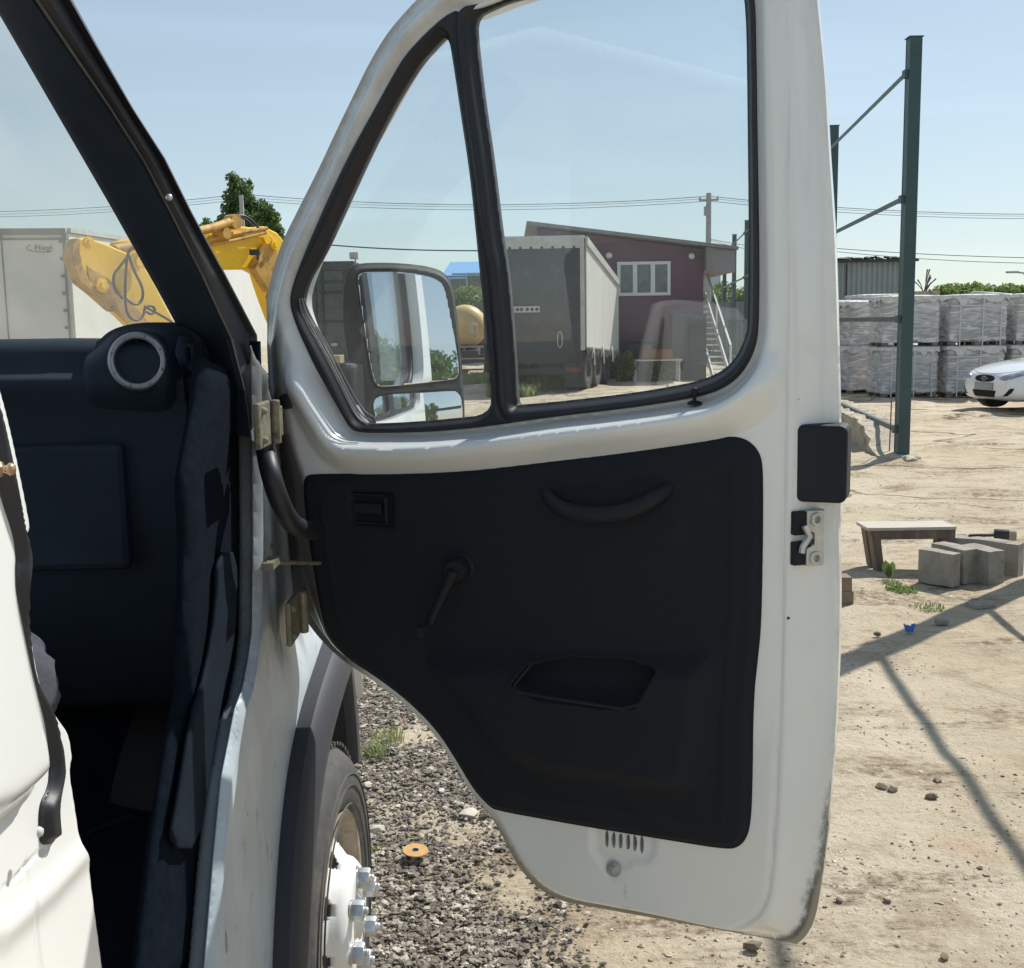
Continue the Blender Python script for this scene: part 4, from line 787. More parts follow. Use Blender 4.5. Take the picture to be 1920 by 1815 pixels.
for i, (x, y, s, lab) in enumerate([(1672,862,.10,'grey rubble lump at the foot of the rebar stake'),(1682,853,.07,'small rubble lump against the tall post foot'),(1705,866,.09,'rubble lump just right of the tall post foot'),(1640,848,.08,'rubble lump below the footing strip')]):
    tag(mk('rubble', MB().ico(G(x, y)+Vector((0, 0, s*.3)), s, .3, .6), 'concrete', auto=30), lab, 'rubble', 'rubble by the post')
# wires helper
M['wire'] = mat('wire_black', (.05, .055, .06), .7); M['polewood'] = mat('concrete_pole', (.34, .35, .35), .8, var=.1, vscale=3)
def wire(pts, r, lab, sag=0.):
    P = []
    for a, b in zip(pts[:-1], pts[1:]):
        for i in range(12): t = i/12; p = a.lerp(b, t); P.append(p-Vector((0, 0, sag*4*t*(1-t))))
    P.append(pts[-1]); tag(mk('power_line', MB().tube(P, r, 5), 'wire', fixn=False), lab, 'power line', 'power lines across the sky')
wire([AY(-300, 392, 72), AY(452, 364, 66), AY(1329, 368, 60), AY(2250, 394, 62)], .016, 'upper thin power line crossing the whole sky behind the cab', .5)
wire([AY(-300, 402, 72), AY(452, 374, 66), AY(1329, 377, 60), AY(2250, 402, 62)], .013, 'lower thin power line of the high pair', .5)
wire([AY(-300, 398, 74), AY(452, 369, 68), AY(1331, 372, 61), AY(2250, 398, 64)], .010, 'middle faint wire of the high group', .5)
wire([AY(500, 447, 36), AY(893, 470, 34), AY(1180, 478, 36)], .020, 'thick black cable sloping behind the mirror and door window', .1)
wire([AY(1331, 448, 60), AY(1570, 466, 50), AY(2300, 482, 44)], .014, 'upper wire of the low pair at the right', .2)
wire([AY(1331, 450, 60), AY(1570, 472, 50), AY(2300, 487, 44)], .012, 'lower wire of the low pair at the right', .3)
def pole(px, py, Y, r, lab, arm=True):
    t = AY(px, py, Y); b = MB().tube([(t.x, t.y, 0), t], [r*1.3, r], 10)
    if arm: b.box((t.x, t.y, t.z-.35), (1.0, .08, .08)); [b.lathe([(0, .16), (.05, .12), (.04, .06), (.06, 0)], (t.x+d, t.y, t.z-.30), (0, 0, 1), 8) for d in (-.45, .45)]; b.box((t.x-.12, t.y-.1, t.z-.9), (.25, .25, .45))
    tag(mk('utility_pole', b, 'polewood', auto=40), lab, 'utility pole', 'utility poles')
pole(1329, 362, 60, .13, 'grey utility pole rising behind the burgundy house')
pole(452, 366, 66, .12, 'utility pole in front of the tree above the excavator boom', False)
# ---- burgundy house
M['burg'] = mat('burgundy_siding', (.125, .060, .092), .6, var=.08, vscale=3, bump=.15, bscale=8)
M['roofm'] = mat('grey_roof_metal', (.20, .205, .21), .5, var=.15, vscale=4)
M['white'] = mat('white_frame', (.72, .73, .72), .4); M['curtain'] = mat('window_curtain_glass', (.10, .13, .13), .12, var=.5, vscale=3, spec=.8)
HY = 34.0; hp = lambda x, y, Y=HY: AY(x, y, Y)
a = hp(1010, 712); b_ = hp(1318, 712); tl = hp(1075, 432); tr = hp(1318, 463)
house = thing('burgundy_house', ((a.x+b_.x)/2, HY+2.5, 0), 'burgundy clad two storey house with slanting roof and white window, behind the trailer', 'house')
sl = (tr.z-tl.z)/(tr.x-tl.x); zl = tl.z+sl*(a.x-tl.x)
w_ = MB().prism([(a.x, HY, -.1), (b_.x, HY, -.1), (b_.x, HY, tr.z-.06), (a.x, HY, zl-.06)], (0, 5, 0))
for i in range(1, 30):
    z = i*.16
    if z < tr.z-.1: w_.box(((a.x+b_.x)/2, HY-.004, z), (b_.x-a.x-.02, .02, .015))
mk('wall', w_, 'burg', house)
rr_ = hp(1378, 462); zr = tl.z+sl*(rr_.x-tl.x)
rf = MB().prism([(a.x-.3, HY-.55, zl-.0), (rr_.x, HY-.55, zr), (rr_.x, HY-.55, zr+.10), (a.x-.3, HY-.55, zl+.10)], (0, 5.8, 0))
mk('roof', rf, 'roofm', house, bevel=.01)
sf = MB().prism([(b_.x+.01, HY-.4, zr-.30), (hp(1356,505).x, HY-.4, hp(1356,508).z), (rr_.x-.05, HY-.4, zr-.02), (b_.x+.01, HY-.4, tr.z-.02)], (0, 4.9, 0))
sf = MB().prism([(b_.x+.01, HY-.4, hp(1318,508).z), (hp(1354,508).x, HY-.4, hp(1354,508).z), (rr_.x-.06, HY-.4, zr-.62), (rr_.x-.06, HY-.4, zr-.01), (b_.x+.01, HY-.4, tr.z-.02)], (0, 4.9, 0))
M['canopy'] = mat('mauve_canopy_panel', (.24, .22, .235), .6, var=.1, vscale=2)
mk('canopy', sf, 'canopy', house)
x0, z0 = hp(1157, 555).x, hp(1157, 555).z; x1, z1 = hp(1257, 490).x, hp(1257, 490).z; fr = MB(); wd = x1-x0
for x in (x0+.05, x0+wd/3, x0+wd*2/3, x1-.05): fr.box((x, HY-.03, (z0+z1)/2), (.09 if x in (x0+.05, x1-.05) else .13, .10, z1-z0-.16))
for z in (z0+.04, z1-.04): fr.box(((x0+x1)/2, HY-.03, z), (wd, .11, .09))
win = mk('window', fr, 'white', house, bevel=.008); mk('pane', MB().box(((x0+x1)/2, HY-.005, (z0+z1)/2), (wd-.08, .03, z1-z0-.08)), 'curtain', win)
for x, y in ((1142, 478), (1296, 479)):
    p = hp(x, y); mk('wall_light', MB().lathe([(0, .16), (.08, .14), (.10, .06), (.06, 0)], (p.x, HY-.02, p.z), (0, -1, -.3), 14), 'white', house, smooth=True)
M['step'] = mat('pale_step_wood', (.58, .55, .48), .7, var=.2, vscale=6)
sx0, sx1 = b_.x+.08, hp(1350, 700).x; s_ = MB(); NS = 15
for i in range(NS): s_.box(((sx0+sx1)/2, HY-1.2+i*.27, .16+i*.165), (sx1-sx0, .26, .04))
stair = thing('outdoor_staircase', ((sx0+sx1)/2, HY, 0), 'outdoor staircase with pale treads and white handrails climbing beside the burgundy house', 'staircase')
mk('tread', s_, 'step', stair, bevel=.005); 
for x, lab in ((sx0-.03, 0), (sx1+.03, 1)):
    h = MB().bar((x, HY-1.45, .10), (x, HY+2.85, 2.50), .04, .20); mk('stringer', h, 'white', stair)
h = MB(); h.bar((sx1+.03, HY-1.45, 1.0), (sx1+.03, HY+2.85, 3.35), .05, .05); h.bar((sx1+.03, HY-1.45, 0), (sx1+.03, HY-1.45, 1.02), .06); h.bar((sx1+.03, HY+.8, 1.3), (sx1+.03, HY+.8, 2.25), .05); h.bar((sx1+.03, HY+2.85, 2.4), (sx1+.03, HY+2.85, 3.4), .06)
mk('handrail', h, 'white', stair)
M['orange'] = mat('orange_plastic', (.19, .07, .04), .6, var=.2, vscale=6); M['greybox'] = mat('blue_grey_panel', (.035, .042, .055), .6, var=.2, vscale=5)
p = AY(1237, 705, 32.8); tb = thing('work_table', (p.x, 32.8, 0), 'small table with an orange crate by the foot of the burgundy house wall', 'table'); 
b = MB().box((p.x-.1, 32.8, .62), (1.4, .6, .04)); mk('table_top', b, 'step', tb, bevel=.005)
for dx in (-.72, .52):
    for dy in (-.25, .25): mk('leg', MB().box((p.x+dx, 32.8+dy, .30), (.05, .05, .60)), 'step', tb)
ob = MB().box((p.x-.1, 32.75, .79), (.85, .45, .27)); ob.box((p.x-.38, 32.75, .96), (.22, .4, .12)); tag(mk('orange_crate', ob, 'orange', bevel=.02), 'orange crate standing on the little table by the house', 'crate')
p = AY(1290, 700, 33.6); tag(mk('dark_cabinet', MB().box((p.x, 33.65, .95), (1.0, .5, 1.9)).box((p.x, 33.38, .95), (.02, .03, 1.7)), 'greybox', bevel=.02), 'dark blue grey cabinet against the house wall right of the orange crate', 'cabinet')
p = AY(1200, 700, 33.6); tag(mk('grey_bin', MB().box((p.x, 33.6, .55), (.8, .5, 1.1)).box((p.x, 33.6, 1.13), (.86, .56, .06)), 'greybox', bevel=.03), 'low grey bin against the house wall left of the orange crate', 'bin')
# ---- curtain sided trailer with dark rear
M['tarpdark'] = mat('dark_rear_tarp', (.026, .034, .047), .55, var=.25, vscale=3, bump=.2, bscale=10, dirt=(.10, .10, .095), dscale=3, dthr=(.55, .8)); M['tarp'] = mat('pale_curtain', (.62, .61, .56), .6, var=.08, vscale=2, bump=.4, bscale=6, stretch=(1, 1, .2), bdist=.04)
M['darkmetal'] = mat('dark_metal', (.03, .032, .034), .6, var=.3, vscale=6); M['palemetal'] = mat('pale_metal', (.50, .50, .47), .55, var=.15, vscale=5)
c1 = Vector((1.86, 28.6, 0)); dirn = Vector((1.30, 4.5, 0)).normalized(); lat = Vector((-dirn.y, dirn.x, 0)); c0 = c1+Vector((-2.5, .1, 0)); far1 = c1+dirn*4.35; far0 = c0+dirn*4.35
zt = AY(1095, 443, 28.6).z; zb = 1.08
tr_ = thing('curtain_trailer', (.6, 30, 0), 'curtain sided trailer with dark dirty rear and pale side, seen through the main door window', 'trailer')
def quad(b, p, q, z0, z1, th=.03, z1q=None, z0q=None):
    z1q = z1 if z1q is None else z1q; z0q = z0 if z0q is None else z0q
    n_ = (q-p).cross(Vector((0, 0, 1))).normalized()*th
    b.prism([Vector((p.x, p.y, z0)), Vector((q.x, q.y, z0q)), Vector((q.x, q.y, z1q)), Vector((p.x, p.y, z1))], n_); return b
mk('rear_door', quad(MB(), c0, c1-Vector((.1, 0, 0)), zb-.1, zt-.28), 'tarpdark', tr_)
rh = quad(MB(), c0, c1, zt-.28, zt, .06); 
mk('rear_header', rh, 'palemetal', tr_, bevel=.01)
for i in range(9): p = c0.lerp(c1, .06+i*.105); mk('header_lamp', MB().lathe([(0, .03), (.025, .02), (.035, 0)], (p.x, p.y-.08, zt-.26), (0, -1, 0), 8), 'darkmetal', tr_)
mk('corner_post', MB().box((c1.x-.05, c1.y+.02, (zb+zt)/2-.1), (.11, .14, zt-zb-.1)), 'palemetal', tr_, bevel=.01)
zf = 2.85; mk('side_curtain', quad(MB(), c1+dirn*.12, far1, zb, zt-.16, .03, zf-.12, zb-.22), 'tarp', tr_, label='pale dusty side curtain')
tr = quad(MB(), c1+dirn*.05+Vector((.03, 0, 0)), far1+Vector((.03, 0, 0)), zt-.20, zt+.0, .05, zf, zf-.16)
for i in range(26): p = c1.lerp(far1, i/26); z = zt+(zf-zt)*i/26; tr.box((p.x+.05, p.y, z-.12), (.03, .05, .18))
mk('roof_rail', tr, 'palemetal', tr_)
mk('curtain_roof', MB().prism([(c0.x, c0.y, zt+.0), (c1.x, c1.y, zt+.0), (far1.x, far1.y, zf), (far0.x, far0.y, zf)], (0, 0, .03)), 'palemetal', tr_)
mk('far_curtain', quad(MB(), c0, far0, zb, zt-.05, .03, zf-.05), 'tarp', tr_); mk('front_wall', quad(MB(), far0, far1, zb-.2, zf, .03), 'palemetal', tr_)
for i in range(26):
    p = c1.lerp(far1, (i+.5)/26); h_ = .10+.14*random.random(); mk('curtain_strap', MB().box((p.x+.05, p.y, zb-.22*i/26-h_/2+.04), (.012, .07, h_)), 'palemetal', tr_)
nl = c0.lerp(c1, .41); pl = MB().box((nl.x+.0, nl.y-.07, 2.05), (.74, .03, .15)); mk('reflector_board', pl, 'palemetal', tr_, bevel=.01)
for i, dx in enumerate((-.3, -.18, -.08, .06, .18, .3)): mk('board_lamp', MB().lathe([(0, .02), (.03, .015), (.045, 0)], (nl.x+dx, nl.y-.085, 2.05), (0, -1, 0), 10), 'darkmetal', tr_)
lp = MB().tube([(c1.x-.62+.06*math.cos(t), c1.y-.10, 1.30+.20*math.sin(t)) for t in np.linspace(0, 6.283, 20)], .014, 5); mk('strap_loop', lp, 'palemetal', tr_)
un = MB(); un.box((c1.x-1.2, c1.y+.5, .88), (2.3, .9, .36)); un.bar(c1+Vector((-.6, 1, .8)), far1+Vector((-1.1, 0, .8)), .12, .3); un.bar(c0+Vector((.6, 1, .8)), far0+Vector((1.1, 0, .8)), .12, .3)
un.box((c1.x-1.2, c1.y+.05, .52), (2.2, .12, .16)); un.box((c1.x-.28, c1.y-.02, .42), (.50, .04, .62)); un.box((c0.x+.45, c0.y-.02, .42), (.60, .04, .66))
mk('underframe', un, 'darkmetal', tr_, bevel=.01)
for i, d in enumerate((1.0, 2.2, 3.4)):
    for s in (0, 1):
        p = (c1 if s else c0)+dirn*d+(lat*.26 if s else lat*-.26); wh = MB().lathe([(.0, -.15), (.28, -.15), (.48, -.13), (.50, -.05), (.50, .10), (.47, .14), (.28, .13), (.24, .06), (0, .05)], (p.x, p.y, .50), (-lat if s else lat), 28); mk('trailer_wheel', wh, 'tyre', tr_, auto=40)
for i in range(3): p = c1+dirn*(.9+i*1.2); mg = MB(); mg.tube([(p.x+.02, p.y+.48*math.cos(t), .50+.60*math.sin(t)) for t in np.linspace(.5, 2.9, 10)], .018, 6); mk('mudguard', mg, 'palemetal', tr_)
mk('rear_lamp', MB().box((c1.x-.30, c1.y-.06, .55), (.36, .03, .10)).box((c0.x+.5, c0.y-.06, .55), (.36, .03, .10)), M.setdefault('redlamp', mat('tail_lamp', (.16, .03, .02), .3)), tr_)
# ---- far left white semi trailer with a small maker's mark
M['grp'] = mat('white_box_panel', (.70, .70, .66), .45, var=.05, vscale=2, bump=.05, bscale=3); M['greyedge'] = mat('grey_edge', (.22, .22, .22), .6)
bt = thing('box_trailer', (-10, 32, 0), 'long white box semi trailer at the far left seen through the windscreen', 'trailer')
q0 = Vector((-12.5, 25.6, 0)); q1 = Vector((-9.79, 26, 0)); hd = Vector((.125, .992, 0)); f1 = q1+hd*13.6; f0 = q0+hd*13.6; zt = 3.95
mk('rear_door', quad(MB(), q0, q1, 1.1, zt-.12, .04), 'grp', bt)
mk('side_panel', quad(MB(), q1, f1, 1.1, zt-.1, .05), 'grp', bt); mk('side_panel', quad(MB(), q0, f0, 1.1, zt-.1, .05), 'grp', bt); mk('front_panel', quad(MB(), f0, f1, 1.1, zt-.1, .05), 'grp', bt)
mk('trailer_roof', MB().prism([(q0.x, q0.y, zt-.12), (q1.x, q1.y, zt-.12), (f1.x, f1.y, zt-.12), (f0.x, f0.y, zt-.12)], (0, 0, .04)), 'grp', bt)
e = MB(); n_ = Vector((0, -.06, 0)); e.bar(q0+n_+Vector((0, 0, zt-.06)), q1+n_+Vector((0, 0, zt-.06)), .10, .14); mk('roof_edge', e, 'greyedge', bt, bevel=.01)
e = MB()
for d in (.02, .985): p = q0.lerp(q1, d); e.box((p.x, p.y-.07, 2.5), (.06, .05, 2.8))
p = q0.lerp(q1, .5); e.box((p.x, p.y-.05, 2.5), (.02, .03, 2.75)); e.bar(q0+n_+Vector((0, 0, zt-.22)), q1+n_+Vector((0, 0, zt-.22)), .03, .04)
mk('door_frame', e, 'greyedge', bt)
e = MB()
for i in range(7): e.box((q1.x-.10, q1.y-.09, 1.4+i*.38), (.10, .05, .06))
mk('door_hinge', e, 'greyedge', bt)
mk('side_rail', MB().bar(q1+Vector((.05, 0, zt-.03)), f1+Vector((.05, 0, zt-.03)), .10, .10), 'palemetal', bt)
e = MB().box((q1.x-1.3, q1.y+1, .9), (2.3, 2, .3)); mk('underframe', e, 'darkmetal', bt)
for i, d in enumerate((1.6, 2.9, 4.2)):
    p = q1+hd*d; mk('trailer_wheel', MB().lathe([(0, -.15), (.48, -.13), (.50, .08), (.47, .13), (.26, .12), (0, .05)], (p.x-.25, p.y, .5), (1, 0, 0), 24), 'tyre', bt, auto=40)
nrm = (q1-q0).cross(Vector((0, 0, 1))).normalized(); ex = (q1-q0).normalized(); p = AY(82, 465, 25.85)
mt = Matrix.Translation(p+nrm*.03) @ Matrix((ex, Vector((0, 0, 1)), nrm)).transposed().to_4x4()
text_obj('maker_mark', 'Fliegl', .17, mt, 'inkgrey', bt, sx=1.1)
el = MB().tube([tuple(p+nrm*.035+ex*.36*math.cos(t)+Vector((0, 0, .09*math.sin(t)))) for t in np.linspace(2.4, 5.2, 20)], .008, 5); mk('maker_mark', el, 'inkgrey', bt)
wire([AY(-50, 545, 24), AY(88, 579, 23.5)], .006, 'faint thin cable end across the white trailer') if False else None
# ---- excavator
M['yel'] = mat('yellow_machine_paint', (.88, .54, .02), .5, var=.08, vscale=3, dirt=(.40, .24, .07), dscale=3, dthr=(.56, .74)); M['ochre'] = mat('worn_ochre_and_shade', (.52, .31, .07), .65, var=.2, vscale=4, dirt=(.14, .09, .05), dscale=5, dthr=(.5, .7))
M['cabglass'] = mat('dusty_cab_glass', (.05, .065, .065), .25, spec=.6, var=.4, vscale=2, dirt=(.12, .13, .11), dscale=2.5, dthr=(.45, .7)); M['cabframe'] = mat('grey_cab_frame', (.045, .05, .055), .5, var=.3, vscale=5)
ex_ = thing('excavator', (-3.2, 20, 0), 'yellow tracked excavator with folded boom and dark dusty cab behind the truck', 'excavator')
EN = Vector((.85, -.527, 0)); E0 = Vector((-4.1, 20, 0))
def EP(x, y, Y=20.): r = ray(x, y); o = E0+Vector((0, Y-20, 0)); return CAM+r*((o-CAM).dot(EN)/r.dot(EN))
def plate(pts, Y, dep, m, nm, **k):
    return mk(nm, MB().prism([EP(x, y, 20+(Y-20)*1.9) for x, y in pts], -EN*dep), m, ex_, **k)
bp_ = [(240,452),(300,436),(385,424),(420,420),(470,426),(497,424),(520,436),(533,452),(552,520),(585,590),(600,640),(560,660),(530,600),(515,560),(505,530),(500,512),(484,504),(430,505),(380,505),(300,512),(262,520),(246,505),(236,475)]
boom = plate(bp_, 20, .42, 'yel', 'boom', bevel=.03)
plate([(395,440),(440,436),(482,430),(500,432),(520,455),(540,520),(560,570),(548,580),(528,530),(508,478),(494,446),(470,444),(420,450),(395,456)], 19.96, .05, 'yel', 'boom_rib', bevel=.01)
plate([(506,456),(519,458),(522,470),(516,500),(524,530),(505,548),(494,530),(478,505),(488,480)], 19.80, .16, 'ochre', 'boom_bracket', bevel=.02)
sp = [(134,490),(136,462),(146,447),(165,444),(195,455),(240,474),(262,487),(285,520),(310,570),(345,635),(372,690),(395,740),(370,750),(320,690),(262,630),(215,585),(178,552),(150,530)]
stick = plate(sp, 19.5, .14, 'yel', 'stick', bevel=.03)
plate([(134,490),(136,462),(146,447),(152,446),(150,470),(157,500),(170,530),(200,560),(215,585),(178,552),(150,530)], 19.46, .18, 'ochre', 'stick_shade_side', bevel=.02)  # brown plate colours in the shaded end side of the stick
plate([(163,498),(200,520),(240,560),(300,625),(360,700),(395,742),(370,750),(310,682),(262,630),(210,580),(180,550),(168,528)], 19.47, .02, 'ochre', 'stick_guard', bevel=.008)
for x, y, r_ in ((165,455,.085), (190,535,.10), (257,491,.14), (513,459,.09), (300,608,.06)): mk('pin', MB().lathe([(0, .07), (r_*.5, .07), (r_*.55, .04), (r_, .04), (r_, 0)], EP(x, y, 18.95 if x < 300 else 19.6), EN, 22), 'yel', ex_, auto=40)
hc_ = MB(); hc_.tube([EP(215, 468, 19.2), EP(300, 450, 19.3), EP(400, 427, 19.6), EP(440, 413, 19.7)], .07, 12); hc_.tube([EP(380, 452, 19.8), EP(430, 440, 19.8), EP(500, 428, 19.8)], .035, 8); hc_.tube([EP(380, 462, 19.8), EP(440, 450, 19.8), EP(498, 436, 19.8)], .03, 8)
hc_.lathe([(0, .1), (.12, .1), (.12, -.1), (0, -.1)], EP(436, 416, 19.75), EN, 16); hc_.lathe([(0, .1), (.09, .1), (.09, -.1), (0, -.1)], EP(418, 438, 19.7), EN, 16)
mk('hydraulic_cylinder', hc_, 'ochre', ex_, auto=40)
hs = MB()
for pts in ([(240,475),(236,500),(234,560),(238,590),(252,602),(268,596),(272,575)], [(240,475),(252,510),(266,535),(269,555),(262,570),(250,571),(236,560)], [(240,480),(225,500),(212,515),(214,540),(230,560)], [(272,575),(285,572),(292,582),(285,590),(275,585)], [(272,575),(300,590),(325,605),(345,625)], [(240,474),(250,462),(270,462),(300,470)], [(440,412),(450,405),(462,412),(475,425)], [(430,412),(445,403),(465,406),(485,428)], [(500,512),(497,530),(504,545),(500,560)]):
    hs = MB(); hs.tube(smooth_tube([tuple(EP(x, y, 18.8 if pts[0][0] < 400 else 19.8)) for x, y in pts]), .020, 7); mk('hydraulic_hose', hs, 'rubber', ex_, smooth=True)
mk('work_lamp', MB().box(EP(478, 473, 19.4), (.16, .12, .09)).box(EP(483, 480, 19.4), (.03, .03, .14)), 'darkmetal', ex_)
# cab
x0, x1 = AY(582, 500, 20).x, AY(662, 500, 20).x; zc = AY(620, 492, 20).z; cf = MB()
for x in (x0+.04, x1-.04):
    for y in (20.04, 21.3): cf.box((x, y, (1.0+zc)/2), (.08, .08, zc-1.0))
cf.box(((x0+x1)/2, 20.67, zc-.06), (x1-x0+.04, 1.36, .16)); cf.box(((x0+x1)/2, 20.67, 1.02), (x1-x0, 1.36, .24))
for z in (AY(620, 603, 20).z, AY(620, 548, 20).z, AY(620, 528, 20).z): cf.box(((x0+x1)/2, 20.02, z), (x1-x0-.25 if z > 1.9 else x1-x0-.1, .05, .035))
for x in (x0+.18, x1-.16): cf.box((x, 20.02, 2.15), (.035, .05, 1.2))
mk('cab', cf, 'cabframe', ex_, bevel=.02); mk('cab_glass', MB().box(((x0+x1)/2, 20.67, 1.9), (x1-x0-.1, 1.24, zc-1.1-.1)), 'cabglass', ex_, bevel=.02)
lw = MB()
for x, y in ((597, 489), (664, 487)): p = AY(x, y, 20.2); lw.box((p.x, 20.2, p.z+.07), (.15, .10, .12)); lw.box((p.x+.02, 20.22, p.z-.02), (.03, .03, .12))
mk('cab_lamp', lw, 'palemetal', ex_, bevel=.015)
mk('door_handle', MB().box(AY(627, 646, 19.97), (.10, .04, .05)), 'palemetal', ex_)
mk('engine_house', MB().box((-1.95, 21.6, 1.35), (1.15, 2.0, .85)), 'ochre', ex_, bevel=.06); mk('boom_mount', MB().box((-3.62, 20.9, 1.35), (.5, 1.3, .8)), 'ochre', ex_, bevel=.05)
mk('turntable', MB().lathe([(.0, .12), (.75, .12), (.75, -.1), (0, -.1)], (-2.9, 21.2, .85), (0, 0, 1), 32), 'darkmetal', ex_)
for x in (-3.9, -1.9):
    tk = MB(); prof = [(19.5, .45), (19.6, .15), (19.95, .03), (22.5, .03), (22.85, .15), (22.95, .45), (22.8, .72), (22.5, .82), (19.95, .82), (19.6, .72)]
    tk.prism([(x-.26, y, z) for y, z in prof], (.52, 0, 0)); 
    for i in range(20): tk.box((x, 19.6+i*.17, .83), (.54, .10, .03)); tk.box((x, 19.5, .1), (.01, .01, .01))
    mk('track', tk, 'darkmetal', ex_, bevel=.01)
bk_ = AY(400, 760, 19.7); mk('bucket', MB().prism([(bk_.x-.5, 19.3, .05), (bk_.x+.3, 19.3, .02), (bk_.x+.5, 19.3, .35), (bk_.x+.35, 19.3, .85), (bk_.x-.1, 19.3, .95), (bk_.x-.45, 19.3, .6)], (0, .8, 0)), 'ochre', ex_, bevel=.04)
tb = MB().box(AY(618, 674, 19.3), (.42, .5, .14)); tb.box(AY(618, 684, 19.3), (.36, .45, .08)); mk('step_box', tb, M.setdefault('tanbox', mat('tan_metal', (.34, .27, .17), .6, var=.2, vscale=5)), ex_, bevel=.01)
# ---- tank truck
M['tank'] = mat('cream_yellow_tank', (.62, .44, .18), .5, var=.1, vscale=2, dirt=(.30, .22, .13), dscale=4, dthr=(.55, .75))
tk_ = thing('tank_truck', (-1.4, 42, 0), 'cream yellow tank on a truck chassis between the mirror and the window divider', 'tank truck')
p = AY(884, 612, 40); zc_ = p.z; cx_ = p.x-.25
b = MB().lathe([(0, -.22), (.35, -.18), (.62, -.05), (.72, .12), (.74, .3), (.74, 3.6), (.6, 3.85), (0, 3.95)], (cx_, 40, zc_), (0, 1, 0), 40); b.lathe([(.745, .9), (.765, .95), (.745, 1.0)], (cx_, 40, zc_), (0, 1, 0), 40); mk('tank', b, 'tank', tk_, auto=50)
b = MB().box((cx_+.28, 39.75, zc_-.05), (.12, .1, .36)); b.tube([(cx_+.28, 39.7, zc_+.12), (cx_+.45, 39.7, zc_+.05), (cx_+.48, 39.8, zc_-.4)], .03, 6); mk('tank_fitting', b, 'palemetal', tk_)
b = MB(); b.box((cx_, 42, .72), (.9, 5.6, .22)); b.box((cx_, 39.6, .62), (1.9, .12, .12)); b.box((cx_, 44.6, 1.35), (1.9, 1.3, 1.5)); mk('chassis_frame', b, 'darkmetal', tk_, bevel=.02)
b = MB()
for x in (cx_-.5, cx_, cx_+.5): b.box((x, 39.7, .80), (.06, .2, .34)); 
for z in (.95, .55): b.box((cx_+.2, 39.5, z), (1.0, .06, .05))
mk('rear_ladder', b, 'palemetal', tk_)
for y in (40.4, 41.6, 44.6):
    for s in (-1, 1): mk('truck_wheel', MB().lathe([(0, .05), (.22, .06), (.26, .12), (.44, .13), (.46, .05), (.46, -.15), (0, -.15)], (cx_+s*.8, y, .46), (s, 0, 0), 24), 'tyre', tk_, auto=40)
# ---- blue house, fences, shed, tower
M['bluew'] = mat('blue_siding', (.05, .15, .36), .55, var=.1, vscale=2); M['bluer'] = mat('light_blue_roof', (.20, .42, .70), .45, var=.06, vscale=2)
bl = thing('blue_house', (-4.8, 80, 0), 'small blue house with light blue roof far behind the mirror', 'house')
zr0, zr1 = AY(870, 514, 80).z, AY(870, 491, 82.5).z
mk('wall', MB().box((-2.9, 82.5, zr0/2), (2.9, 5, zr0)), 'bluew', bl)
x0_ = AY(843, 512, 80).x
mk('roof', MB().prism([(-4.6, 79.7, zr0-.1), (-4.1, 82.5, zr1), (-4.6, 85.3, zr0-.1)], (3.3, 0, 0)), 'bluer', bl)
w1 = MB().box(AY(889, 532, 79.95), (1.1, .12, 1.5)); fr = mk('window', w1, 'palemetal', bl); mk('pane', MB().box(AY(889, 532, 79.85), (.9, .1, 1.3)), 'cabglass', fr)
mk('window', MB().box(AY(862, 532, 79.95), (1.0, .12, 1.4)), 'cabglass', bl)
mk('eave_trim', MB().box((-2.9, 79.95, zr0-.25), (3.0, .2, .16)).box((-2.9, 79.95, AY(870, 546, 80).z), (2.95, .1, .16)), 'bluer', bl)
def corr(name, p, q, z0, z1, m, pitch=.2, amp=.03, parent=None, z1q=None):
    d = q-p; L = d.length; d.normalize(); n_ = d.cross(Vector((0, 0, 1))); k = int(L/pitch*4); vs = []; z1q = z1 if z1q is None else z1q
    for i in range(k+1):
        c = p+d*(L*i/k)+n_*amp*(1 if i % 4 < 2 else -1); zz = z1+(z1q-z1)*i/k; vs += [(c.x, c.y, z0), (c.x, c.y, zz)]
    return mk(name, (vs, [(2*i, 2*i+2, 2*i+3, 2*i+1) for i in range(k)]), m, parent, solid=.004, fixn=False)
M['fencebrown'] = mat('dark_fence_sheet', (.085, .08, .08), .6, var=.15, vscale=3); M['fencegrey'] = mat('grey_fence_sheet', (.20, .225, .225), .55, var=.12, vscale=1.5); M['shed'] = mat('pale_green_sheet', (.25, .31, .31), .55, var=.1, vscale=1.2)
tag(corr('sheet_fence', Vector((-9, 52, 0)), Vector((.6, 50, 0)), 0, AY(885, 571, 50).z, 'fencebrown'), 'dark brown corrugated fence behind the yellow tank', 'fence')
tag(corr('sheet_fence', Vector((.6, 50, 0)), Vector((8.0, 47, 0)), 0, 2.6, 'fencebrown'), 'dark corrugated fence behind the trailer and burgundy house', 'fence')
tag(corr('sheet_fence', Vector((7.6, 46, 0)), Vector((13.0, 45.2, 0)), 0, AY(1360, 566, 46).z, 'fencegrey'), 'pale grey corrugated fence right of the stairs', 'fence')
sh_ = thing('metal_shed', (14, 47, 0), 'pale green corrugated metal shed behind the wrapped pallets', 'shed')
zs = AY(1600, 492, 45).z
corr('wall', Vector((12.3, 45, 0)), Vector((15.55, 45, 0)), 0, zs, 'shed', parent=sh_); corr('wall', Vector((15.55, 45, 0)), Vector((16.2, 50, 0)), 0, zs, 'shed', parent=sh_); corr('wall', Vector((12.3, 45, 0)), Vector((12.9, 50, 0)), 0, zs, 'shed', parent=sh_)
rf = MB().box((13.95, 47.4, zs+.05), (3.6, 5.4, .10)); 
